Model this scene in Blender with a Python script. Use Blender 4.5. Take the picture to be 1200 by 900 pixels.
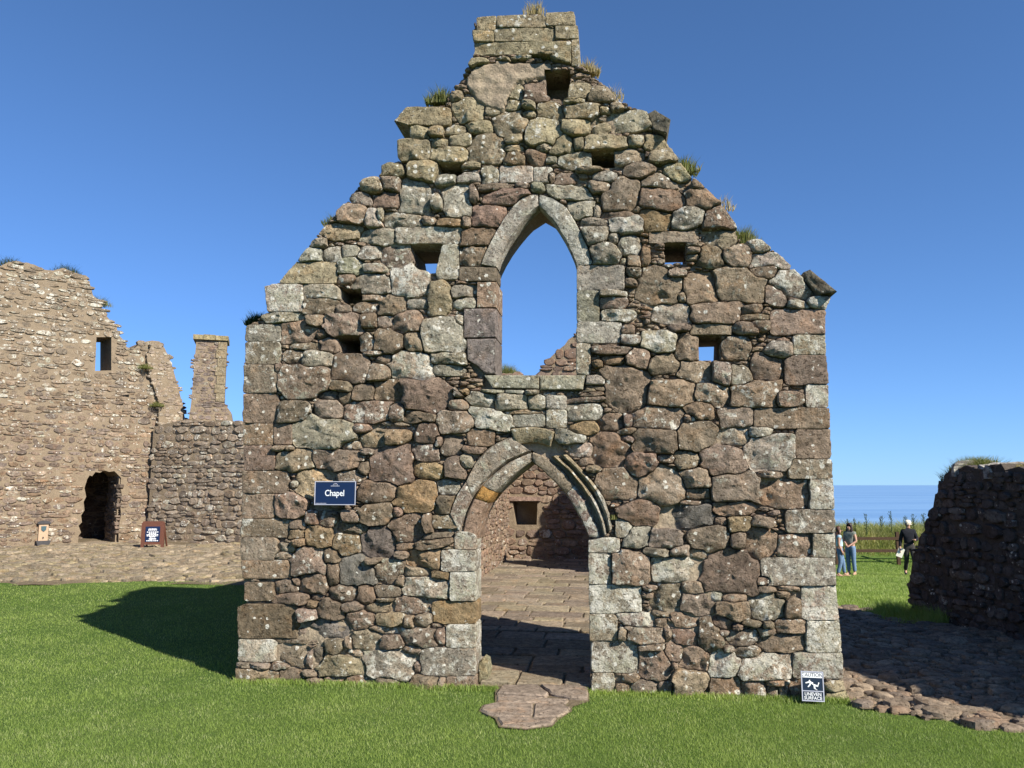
import bpy, bmesh, math, random
import numpy as np
from mathutils import Vector, Matrix, noise as mnoise
from mathutils.geometry import tessellate_polygon

# ------------------------------------------------------------------ reset
for o in list(bpy.data.objects): bpy.data.objects.remove(o)
scene = bpy.context.scene
col = scene.collection
R = math.radians
rng = np.random.default_rng(7)
random.seed(7)

# ------------------------------------------------------------------ camera
FPX, CAMZ, PITCH = 910.0, 1.75, R(7.39)
cam = bpy.data.cameras.new('camera'); cam.sensor_width = 36; cam.lens = 36*FPX/1200
cam.clip_start = .05; cam.clip_end = 90000
camo = bpy.data.objects.new('camera', cam); col.objects.link(camo)
camo.location = (0, 0, CAMZ); camo.rotation_euler = (R(90)+PITCH, 0, 0)
scene.camera = camo

# ------------------------------------------------------------------ sky, sun, exposure
SUN_EL, SUN_AZ = R(36.5), R(135)          # azimuth clockwise from +Y
sdir = Vector((math.sin(SUN_AZ)*math.cos(SUN_EL), math.cos(SUN_AZ)*math.cos(SUN_EL), math.sin(SUN_EL)))
world = bpy.data.worlds.new('World'); scene.world = world; world.use_nodes = True
nt = world.node_tree; nt.nodes.clear()
wo = nt.nodes.new('ShaderNodeOutputWorld'); bg = nt.nodes.new('ShaderNodeBackground'); sk = nt.nodes.new('ShaderNodeTexSky')
sk.sky_type = 'NISHITA'; sk.sun_disc = False; sk.sun_elevation = SUN_EL; sk.sun_rotation = SUN_AZ
sk.altitude = 50; sk.air_density = 0.75; sk.dust_density = 0.0; sk.ozone_density = 10.0
bg.inputs['Strength'].default_value = 0.095
# the camera's colour response to the sky: highlights roll off per channel
spc = nt.nodes.new('ShaderNodeSeparateColor'); cmb = nt.nodes.new('ShaderNodeCombineColor'); nt.links.new(sk.outputs[0], spc.inputs[0])
for i, (K_, S_) in enumerate(((3.6, 4.5), (8.0, 10.1), (30., 34.5))):
    ad_ = nt.nodes.new('ShaderNodeMath'); ad_.operation = 'ADD'; ad_.inputs[1].default_value = K_; nt.links.new(spc.outputs[i], ad_.inputs[0])
    dv_ = nt.nodes.new('ShaderNodeMath'); dv_.operation = 'DIVIDE'; nt.links.new(spc.outputs[i], dv_.inputs[0]); nt.links.new(ad_.outputs[0], dv_.inputs[1])
    ml_ = nt.nodes.new('ShaderNodeMath'); ml_.operation = 'MULTIPLY'; ml_.inputs[1].default_value = S_; nt.links.new(dv_.outputs[0], ml_.inputs[0]); nt.links.new(ml_.outputs[0], cmb.inputs[i])
nt.links.new(cmb.outputs[0], bg.inputs[0]); nt.links.new(bg.outputs[0], wo.inputs[0])
sl = bpy.data.lights.new('sun', 'SUN'); sl.energy = 5.0; sl.angle = R(.53); sl.color = (1, .94, .84)
so = bpy.data.objects.new('sun', sl); col.objects.link(so)
so.rotation_euler = sdir.to_track_quat('Z', 'Y').to_euler(); so.location = (20, -20, 30)
vs = scene.view_settings
vs.view_transform = 'Standard'; vs.look = 'None'; vs.exposure = 0.85; vs.gamma = 1.0; vs.use_curve_mapping = False
scene.render.engine = 'CYCLES'
scene.render.resolution_x, scene.render.resolution_y = 1024, 768

# ------------------------------------------------------------------ pixel geometry (pixels of the 1200x900 photograph)
C0 = np.array([0, 0, CAMZ]); ct, st = math.cos(PITCH), math.sin(PITCH)
def ray(px, py):
    a = (np.asarray(px, float)-600)/FPX; b = (450-np.asarray(py, float))/FPX
    return np.stack([a, ct-b*st, st+b*ct], -1)
def on_ground(px, py, z=0.0):
    d = ray(px, py); t = (z-CAMZ)/d[..., 2]
    return C0 + d*t[..., None]
class Plane:
    """A vertical plane with local x along it, local y into it and local z up; origin on the ground."""
    def __init__(s, P0, P1):
        s.o = np.array([P0[0], P0[1], 0.]); t = np.array([P1[0]-P0[0], P1[1]-P0[1], 0.]); s.len = np.linalg.norm(t)
        s.t = t/s.len; s.n = np.array([s.t[1], -s.t[0], 0.])          # n towards the camera side
        s.rz = math.atan2(s.t[1], s.t[0])
    def uv(s, px, py, w=0.0):
        d = ray(px, py); o = s.o + s.n*w
        k = ((o-C0) @ s.n)/(d @ s.n); p = C0 + d*k[..., None] - s.o
        return np.stack([p @ s.t, p[..., 2]], -1)
    def local(s, p):
        q = np.asarray(p)-s.o
        return np.stack([q @ s.t, -(q @ s.n), q[..., 2]], -1)
    def world(s, u, y, z):
        return s.o + s.t*u - s.n*y + np.array([0, 0, z])
def inpoly(P, X, Y):
    P = np.asarray(P, float); c = np.zeros(np.shape(X), bool); n = len(P); j = n-1
    for i in range(n):
        (xi, yi), (xj, yj) = P[i], P[j]
        if yi != yj:
            c ^= ((yi > Y) != (yj > Y)) & (X < (xj-xi)*(Y-yi)/(yj-yi)+xi)
        j = i
    return c
def offset_poly(P, d):
    """offset a polygon by d along vertex normals (positive shrinks a counter-clockwise polygon)"""
    P = np.asarray(P, float); A = 0.5*np.sum(P[:, 0]*np.roll(P[:, 1], -1)-np.roll(P[:, 0], -1)*P[:, 1]); sg = 1 if A > 0 else -1
    e = np.roll(P, -1, 0)-P; e /= np.linalg.norm(e, axis=1)[:, None]+1e-9
    nrm = np.stack([-e[:, 1], e[:, 0]], 1)*sg
    v = nrm+np.roll(nrm, 1, 0); v /= np.linalg.norm(v, axis=1)[:, None]+1e-9
    return P+v*d
def smooth01(t): t = np.clip(t, 0, 1); return t*t*(3-2*t)

# ------------------------------------------------------------------ object helpers
def tag(o, label=None, cat=None, group=None, kind=None):
    if label: o['label'] = label
    if cat: o['category'] = cat
    if group: o['group'] = group
    if kind: o['kind'] = kind
    return o
def empty(name, loc=(0, 0, 0), rz=0.0):
    o = bpy.data.objects.new(name, None); col.objects.link(o); o.location = loc; o.rotation_euler = (0, 0, rz)
    o.empty_display_size = .1
    return o
def mesh_obj(name, V, F, mat, parent=None, tint=None, smooth=None, loc=None):
    me = bpy.data.meshes.new(name)
    V = np.asarray(V, float)
    me.from_pydata(V.tolist(), [], F if isinstance(F, list) else F.tolist())
    if tint is not None:
        at = me.attributes.new('tint', 'FLOAT_COLOR', 'POINT')
        t = np.asarray(tint, float)
        if t.ndim == 1: t = np.tile(t, (len(V), 1))
        at.data.foreach_set('color', t.ravel())
    if smooth is not None:
        me.polygons.foreach_set('use_smooth', np.ones(len(me.polygons), bool))
        if smooth < 179: me.set_sharp_from_angle(angle=R(smooth))
    me.materials.append(mat)
    o = bpy.data.objects.new(name, me); col.objects.link(o)
    if parent: o.parent = parent
    if loc is not None: o.location = loc
    return o
class MB:
    def __init__(s): s.V = []; s.F = []; s.T = []; s.n = 0
    def add(s, V, F, tint=None):
        s.V.append(np.asarray(V, float)); s.F += [[i+s.n for i in f] for f in F]; s.n += len(V)
        if tint is not None: s.T.append(np.tile(np.asarray(tint, float), (len(V), 1)))
    def box(s, a, b, tint=None):
        x0, y0, z0 = a; x1, y1, z1 = b
        s.add([(x0,y0,z0),(x1,y0,z0),(x1,y1,z0),(x0,y1,z0),(x0,y0,z1),(x1,y0,z1),(x1,y1,z1),(x0,y1,z1)],
              [[0,3,2,1],[4,5,6,7],[0,1,5,4],[1,2,6,5],[2,3,7,6],[3,0,4,7]], tint)
    def tube(s, pts, rad, k=8, tint=None):
        pts = [Vector(p) for p in pts]; rad = rad if hasattr(rad, '__len__') else [rad]*len(pts)
        V = []; F = []
        for i, p in enumerate(pts):
            d = (pts[min(i+1, len(pts)-1)]-pts[max(i-1, 0)]).normalized()
            a = d.orthogonal().normalized(); b = d.cross(a)
            for j in range(k):
                t = 2*math.pi*j/k; V.append(p+(a*math.cos(t)+b*math.sin(t))*rad[i])
        for i in range(len(pts)-1):
            for j in range(k):
                F.append([i*k+j, i*k+(j+1) % k, (i+1)*k+(j+1) % k, (i+1)*k+j])
        F.append(list(range(k))[::-1]); F.append([(len(pts)-1)*k+j for j in range(k)])
        s.add([tuple(v) for v in V], F, tint)
    def build(s, name, mat, parent=None, smooth=None, loc=None):
        return mesh_obj(name, np.concatenate(s.V), s.F, mat, parent, np.concatenate(s.T) if s.T else None, smooth, loc)
def extrude_poly(loops, y0, y1):
    """polygon loops (outer + holes) in (u,z) -> closed prism between local y0 (front) and y1 (back)"""
    tri = tessellate_polygon([[Vector((p[0], p[1], 0)) for p in L] for L in loops])
    P = np.concatenate([np.asarray(L, float) for L in loops]); n = len(P)
    V = np.concatenate([np.stack([P[:, 0], np.full(n, y0), P[:, 1]], 1), np.stack([P[:, 0], np.full(n, y1), P[:, 1]], 1)])
    F = []
    for t in tri:
        a, b, c = t; A = (P[b][0]-P[a][0])*(P[c][1]-P[a][1])-(P[b][1]-P[a][1])*(P[c][0]-P[a][0])
        if A < 0: a, b, c = c, b, a
        F.append([a, b, c]); F.append([c+n, b+n, a+n])
    k = 0
    for L in loops:
        m = len(L)
        for i in range(m): F.append([k+i, k+(i+1) % m, k+(i+1) % m+n, k+i+n])
        k += m
    return V, F

# ------------------------------------------------------------------ materials
def new_mat(name):
    m = bpy.data.materials.new(name); m.use_nodes = True; m.node_tree.nodes.clear(); return m, m.node_tree
def N(t, kind, **kw):
    n = t.nodes.new(kind)
    for k, v in kw.items():
        if k in n.inputs.keys() and not hasattr(n, k): n.inputs[k].default_value = v
        else: setattr(n, k, v)
    return n
def noise(t, vec, scale, detail=4, rough=.55, dist=0):
    n = t.nodes.new('ShaderNodeTexNoise'); n.inputs['Scale'].default_value = scale; n.inputs['Detail'].default_value = detail
    n.inputs['Roughness'].default_value = rough; n.inputs['Distortion'].default_value = dist
    t.links.new(vec, n.inputs['Vector']); return n.outputs['Fac']
def ramp(t, fac, a, b, lo=0., hi=1.):
    n = t.nodes.new('ShaderNodeMapRange'); n.clamp = True
    for k, v in (('From Min', a), ('From Max', b), ('To Min', lo), ('To Max', hi)):
        if hasattr(v, 'is_linked'): t.links.new(v, n.inputs[k])
        else: n.inputs[k].default_value = v
    t.links.new(fac, n.inputs['Value']); return n.outputs['Result']
def math_(t, op, a, b=None):
    n = t.nodes.new('ShaderNodeMath'); n.operation = op
    for i, v in enumerate((a, b)):
        if v is None: continue
        if hasattr(v, 'is_linked'): t.links.new(v, n.inputs[i])
        else: n.inputs[i].default_value = v
    return n.outputs[0]
def mix(t, fac, a, b, mode='MIX'):
    n = t.nodes.new('ShaderNodeMix'); n.data_type = 'RGBA'; n.blend_type = mode
    for s, v in ((n.inputs[0], fac), (n.inputs[6], a), (n.inputs[7], b)):
        if hasattr(v, 'is_linked'): t.links.new(v, s)
        else: s.default_value = v if isinstance(v, (int, float)) else (*v, 1)
    return n.outputs[2]
def grey(t, v):
    n = t.nodes.new('ShaderNodeCombineColor')
    for i in range(3): t.links.new(v, n.inputs[i])
    return n.outputs[0]
def finish(t, colour, rough=.9, bump=None, bdist=.01, spec=.2, metal=0., bstr=1.0):
    p = t.nodes.new('ShaderNodeBsdfPrincipled'); o = t.nodes.new('ShaderNodeOutputMaterial')
    if hasattr(colour, 'is_linked'): t.links.new(colour, p.inputs['Base Color'])
    else: p.inputs['Base Color'].default_value = (*colour, 1)
    if hasattr(rough, 'is_linked'): t.links.new(rough, p.inputs['Roughness'])
    else: p.inputs['Roughness'].default_value = rough
    p.inputs['Specular IOR Level'].default_value = spec; p.inputs['Metallic'].default_value = metal
    if bump is not None:
        b = t.nodes.new('ShaderNodeBump'); b.inputs['Distance'].default_value = bdist; b.inputs['Strength'].default_value = bstr
        t.links.new(bump, b.inputs['Height']); t.links.new(b.outputs[0], p.inputs['Normal'])
    t.links.new(p.outputs[0], o.inputs[0]); return p

def stone_material(name, scale=1.0, lichen=(.66, .63, .54), lichen2=(.40, .38, .28), bd=.012, spots=1.0):
    """weathered stone: colour from the mesh's tint, lichen crusts by the tint's alpha"""
    m, t = new_mat(name)
    tc = N(t, 'ShaderNodeTexCoord'); oi = N(t, 'ShaderNodeObjectInfo'); at = N(t, 'ShaderNodeAttribute', attribute_name='tint')
    mul = N(t, 'ShaderNodeVectorMath', operation='SCALE'); mul.inputs[0].default_value = (37, 53, 71); t.links.new(oi.outputs['Random'], mul.inputs['Scale'])
    ad = N(t, 'ShaderNodeVectorMath', operation='ADD'); t.links.new(tc.outputs['Object'], ad.inputs[0]); t.links.new(mul.outputs[0], ad.inputs[1])
    v = ad.outputs[0]; s = scale
    big = noise(t, v, 3.5*s, 5, .6); mid = noise(t, v, 16*s, 7, .68); fine = noise(t, v, 70*s, 5, .7)
    c = mix(t, 1.0, at.outputs['Color'], grey(t, ramp(t, big, .25, .75, .72, 1.28)), 'MULTIPLY')
    c = mix(t, 1.0, c, grey(t, ramp(t, mid, .28, .72, .50, 1.45)), 'MULTIPLY')
    # rusty and greenish staining
    stain = ramp(t, noise(t, v, 5.5*s, 4, .6, .6), .53, .70, 0, .45)
    c = mix(t, stain, c, mix(t, 1.0, c, (1.22, .92, .66), 'MULTIPLY'))
    al = at.outputs['Alpha']
    # crust lichen
    ln = noise(t, v, 10*s, 10, .74, .4)
    th = ramp(t, al, 0, 1, .70, .445)
    msk = ramp(t, ln, th, math_(t, 'ADD', th, .055))
    lc = mix(t, ramp(t, noise(t, v, 4*s, 3), .4, .6), lichen, lichen2)
    lc = mix(t, 1.0, lc, grey(t, ramp(t, fine, .3, .7, .72, 1.15)), 'MULTIPLY')
    c = mix(t, math_(t, 'MULTIPLY', msk, .85), c, lc)
    # round lichen spots
    vo = N(t, 'ShaderNodeTexVoronoi', feature='F1'); vo.inputs['Scale'].default_value = 17*s; vo.inputs['Randomness'].default_value = 1
    wv = N(t, 'ShaderNodeVectorMath', operation='ADD'); nz = t.nodes.new('ShaderNodeTexNoise'); nz.inputs['Scale'].default_value = 30*s
    sc = N(t, 'ShaderNodeVectorMath', operation='SCALE'); sc.inputs['Scale'].default_value = .035/s
    t.links.new(v, nz.inputs['Vector']); t.links.new(nz.outputs['Color'], sc.inputs[0]); t.links.new(v, wv.inputs[0]); t.links.new(sc.outputs[0], wv.inputs[1])
    t.links.new(wv.outputs[0], vo.inputs['Vector'])
    sep = N(t, 'ShaderNodeSeparateColor'); t.links.new(vo.outputs['Color'], sep.inputs[0])
    rad = ramp(t, sep.outputs[0], .45, 1., 0., .42*spots)
    rad = math_(t, 'MULTIPLY', rad, ramp(t, al, 0, .5, .25, 1))
    sp = ramp(t, math_(t, 'SUBTRACT', rad, vo.outputs['Distance']), 0, .05)
    c = mix(t, math_(t, 'MULTIPLY', sp, .9), c, mix(t, 1.0, lichen, grey(t, ramp(t, fine, .3, .7, .75, 1.2)), 'MULTIPLY'))
    # fine white flecks
    fk = ramp(t, noise(t, v, 58*s, 5, .75), ramp(t, al, 0, 1, .69, .56), math_(t, 'ADD', ramp(t, al, 0, 1, .69, .56), .03))
    c = mix(t, math_(t, 'MULTIPLY', fk, .65), c, lichen)
    # dark specks of black lichen and pores
    pit = ramp(t, noise(t, v, 38*s, 5, .75), .37, .43)
    c = mix(t, pit, mix(t, 1.0, c, (.36, .34, .33), 'MULTIPLY'), c)
    h = math_(t, 'ADD', math_(t, 'MULTIPLY', mid, 1.0), math_(t, 'MULTIPLY', fine, .5))
    h = math_(t, 'ADD', h, math_(t, 'MULTIPLY', pit, .25))
    h = math_(t, 'ADD', h, math_(t, 'MULTIPLY', msk, .06))
    finish(t, c, .93, h, bd/s, .12)
    return m
M = {}
M['stone'] = stone_material('weathered_stone', bd=.038)
M['far_stone'] = stone_material('far_rubble_stone', .8, spots=.8, bd=.02)
M['cobble'] = stone_material('cobble_stone', 1.2, lichen=(.33, .30, .25), lichen2=(.26, .24, .17), spots=.3)
M['slab'] = stone_material('paving_slab', 1.1, lichen=(.30, .27, .22), lichen2=(.24, .22, .15), spots=.2)

def mortar_material(name, a, b, sc=1.0):
    m, t = new_mat(name); tc = N(t, 'ShaderNodeTexCoord'); v = tc.outputs['Object']
    n1 = noise(t, v, 6*sc, 6, .65); n2 = noise(t, v, 45*sc, 6, .7)
    c = mix(t, ramp(t, n1, .3, .7), a, b); c = mix(t, 1.0, c, grey(t, ramp(t, n2, .3, .7, .6, 1.3)), 'MULTIPLY')
    finish(t, c, .95, math_(t, 'ADD', n1, math_(t, 'MULTIPLY', n2, .5)), .03, .1); return m
M['mortar'] = mortar_material('lime_mortar', (.25, .195, .138), (.35, .285, .20))
M['far_mortar'] = mortar_material('pale_lime_mortar', (.205, .158, .107), (.27, .21, .143))
M['earth'] = mortar_material('trodden_earth', (.125, .097, .062), (.185, .145, .095), .6)

def plain(name, colour, rough=.6, spec=.3, metal=0., bumpscale=None, var=.15):
    m, t = new_mat(name); tc = N(t, 'ShaderNodeTexCoord'); v = tc.outputs['Object']
    n1 = noise(t, v, bumpscale or 25, 5, .6)
    c = mix(t, 1.0, colour, grey(t, ramp(t, n1, .3, .7, 1-var, 1+var)), 'MULTIPLY')
    finish(t, c, rough, n1 if bumpscale else None, .004, spec, metal); return m

def grass_material(name, cols, dry, drylo=.62, rough=.55, trans=.35, scale=.7):
    m, t = new_mat(name); g = N(t, 'ShaderNodeNewGeometry'); tc = N(t, 'ShaderNodeTexCoord'); v = tc.outputs['Object']
    rnd = g.outputs['Random Per Island']
    c = mix(t, rnd, cols[0], cols[1])
    big = noise(t, v, scale, 4, .6); c = mix(t, ramp(t, big, .35, .65), c, mix(t, 1.0, c, cols[2], 'MULTIPLY'))
    md = noise(t, v, 5*scale, 3, .6)
    dr = math_(t, 'MULTIPLY', ramp(t, md, .45, .7, .25, 1), ramp(t, math_(t, 'FRACT', math_(t, 'MULTIPLY', rnd, 17.3)), drylo, 1))
    c = mix(t, dr, c, dry)
    p = t.nodes.new('ShaderNodeBsdfPrincipled'); t.links.new(c, p.inputs['Base Color']); p.inputs['Roughness'].default_value = rough
    p.inputs['Specular IOR Level'].default_value = .25
    tr = t.nodes.new('ShaderNodeBsdfTranslucent'); t.links.new(mix(t, 1.0, c, (1.2, 1.3, .7), 'MULTIPLY'), tr.inputs[0])
    mx = t.nodes.new('ShaderNodeMixShader'); mx.inputs[0].default_value = trans
    o = t.nodes.new('ShaderNodeOutputMaterial'); t.links.new(p.outputs[0], mx.inputs[1]); t.links.new(tr.outputs[0], mx.inputs[2]); t.links.new(mx.outputs[0], o.inputs[0])
    return m
M['lawn'] = grass_material('lawn_blades', ((.225, .305, .055), (.355, .445, .110), (.60, .69, .55)), (.55, .55, .29), .50, scale=.55)
M['tall'] = grass_material('tall_grass_blades', ((.19, .215, .06), (.31, .31, .11), (.8, .95, .8)), (.60, .50, .27), .22, scale=.4)
M['tuft'] = grass_material('wall_grass_blades', ((.10, .13, .03), (.17, .19, .05), (.9, .9, .9)), (.36, .29, .14), .3, scale=2)
M['drytuft'] = grass_material('dry_grass_blades', ((.30, .24, .11), (.40, .32, .17), (.9, .9, .9)), (.18, .17, .06), .7, scale=2)
M['darktuft'] = grass_material('dark_moss_blades', ((.035, .055, .015), (.06, .08, .025), (.9, .9, .9)), (.12, .11, .05), .7, scale=2)

# ground: earth under grass
m, t = new_mat('turf_soil'); M['turf'] = m
tc = N(t, 'ShaderNodeTexCoord'); v = tc.outputs['Object']
a = noise(t, v, .6, 5, .6); b = noise(t, v, 9, 6, .7); c3 = noise(t, v, 60, 4, .7)
c = mix(t, ramp(t, a, .35, .65), (.070, .125, .020), (.100, .155, .032)); c = mix(t, ramp(t, b, .55, .75, 0, .35), c, (.11, .115, .04))
c = mix(t, 1.0, c, grey(t, ramp(t, c3, .3, .7, .6, 1.35)), 'MULTIPLY')
finish(t, c, .9, math_(t, 'ADD', b, c3), .03, .15)
# sea
m, t = new_mat('sea_water'); M['sea'] = m
tc = N(t, 'ShaderNodeTexCoord'); mp = N(t, 'ShaderNodeMapping'); mp.inputs['Scale'].default_value = (.004, .012, 1); t.links.new(tc.outputs['Object'], mp.inputs[0])
n1 = noise(t, mp.outputs[0], 1.0, 6, .6, .3); mp2 = N(t, 'ShaderNodeMapping'); mp2.inputs['Scale'].default_value = (.05, .09, 1); t.links.new(tc.outputs['Object'], mp2.inputs[0])
n2 = noise(t, mp2.outputs[0], 1.0, 8, .65)
mp3 = N(t, 'ShaderNodeMapping'); mp3.inputs['Scale'].default_value = (.0006, .0035, 1); t.links.new(tc.outputs['Object'], mp3.inputs[0])
n3 = noise(t, mp3.outputs[0], 1.0, 5, .6, .4)
c = mix(t, ramp(t, n3, .35, .65), (.13, .25, .43), (.20, .34, .52))  # base blues lightened, haze over the water put into the colour
finish(t, c, ramp(t, n1, .3, .7, .28, .5), n2, .5, .4, bstr=.6)

# ================================================================== THE SETTING
def ground_z(x, y):
    x = np.asarray(x, float); y = np.asarray(y, float)
    s = smooth01((x-.14*(y-7)-3.0)/2.0)
    z = -1.28*np.clip((y-9.5)/17.5, 0, 1.25)*s
    z = z - 50*smooth01((y-37.5)/14)                                   # the cliff
    bank = 1.15*np.exp(-((y-33.5)/2.6)**2)*smooth01((x-7)/4)
    z = z + bank + .012*np.sin(1.3*x+.4)*np.cos(1.1*y)
    return z
gx = np.unique(np.concatenate([np.linspace(-70, -16, 25), np.linspace(-16, 16, 129), np.linspace(16, 80, 33)]))
gy = np.unique(np.concatenate([np.linspace(-40, 2, 22), np.linspace(2, 40, 153), np.linspace(40, 60, 21)]))
GX, GY = np.meshgrid(gx, gy); GZ = ground_z(GX, GY)-.012
V = np.stack([GX, GY, GZ], -1).reshape(-1, 3); nx = len(gx)
F = [[j*nx+i, j*nx+i+1, (j+1)*nx+i+1, (j+1)*nx+i] for j in range(len(gy)-1) for i in range(nx-1)]
tag(mesh_obj('ground', V, F, M['turf'], smooth=179), 'mown turf ground around the ruins falling away towards the sea cliff', kind='structure')
S = 45000
sea = mesh_obj('sea', [(-S, 20, -46), (S, 20, -46), (S, S*1.5, -46), (-S, S*1.5, -46)], [[0, 1, 2, 3]], M['sea'])
tag(sea, 'blue sea below the cliff reaching the horizon', kind='structure')

# ================================================================== THE GABLE
GP = Plane(on_ground(np.float64(276), np.float64(796)), on_ground(np.float64(988), np.float64(820)))
THICK = .78
OUT = [(276,800),(276,795),(279,752),(277,712),(286,708),(281,640),(284,500),(287,383),(296,376),(313,365),(310,336),(327,330),(350,304),(366,282),(377,268),(397,244),(413,226),
 (425,212),(446,205),(446,192),(466,188),(466,165),(480,163),(480,148),(462,142),(476,126),(504,124),(521,121),(527,107),(540,88),(551,72),(556,58),(553,36),(558,19),(640,15),(673,14),
 (678,36),(679,75),(690,82),(705,93),(719,111),(737,122),(760,131),(768,129),(785,147),(779,163),(797,190),(810,207),(828,222),(844,239),(862,262),(868,284),(889,279),(905,291),(925,307),
 (942,324),(944,316),(975,346),(968,362),(967,390),(971,450),(973,503),(979,608),(980,686),(984,727),(987,765),(989,800),(998,824),(930,820),(690,819),(558,813)]
def cr(s):      # crop coordinates -> photograph pixels
    return {'A':(440,0,.3),'B':(270,200,.3),'C':(630,200,.3),'D':(270,440,.3),'E':(640,440,.3),'F':(270,630,.3),'G':(640,630,.3),'H':(520,480,.2),'W':(540,210,.2778)}[s]
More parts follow.
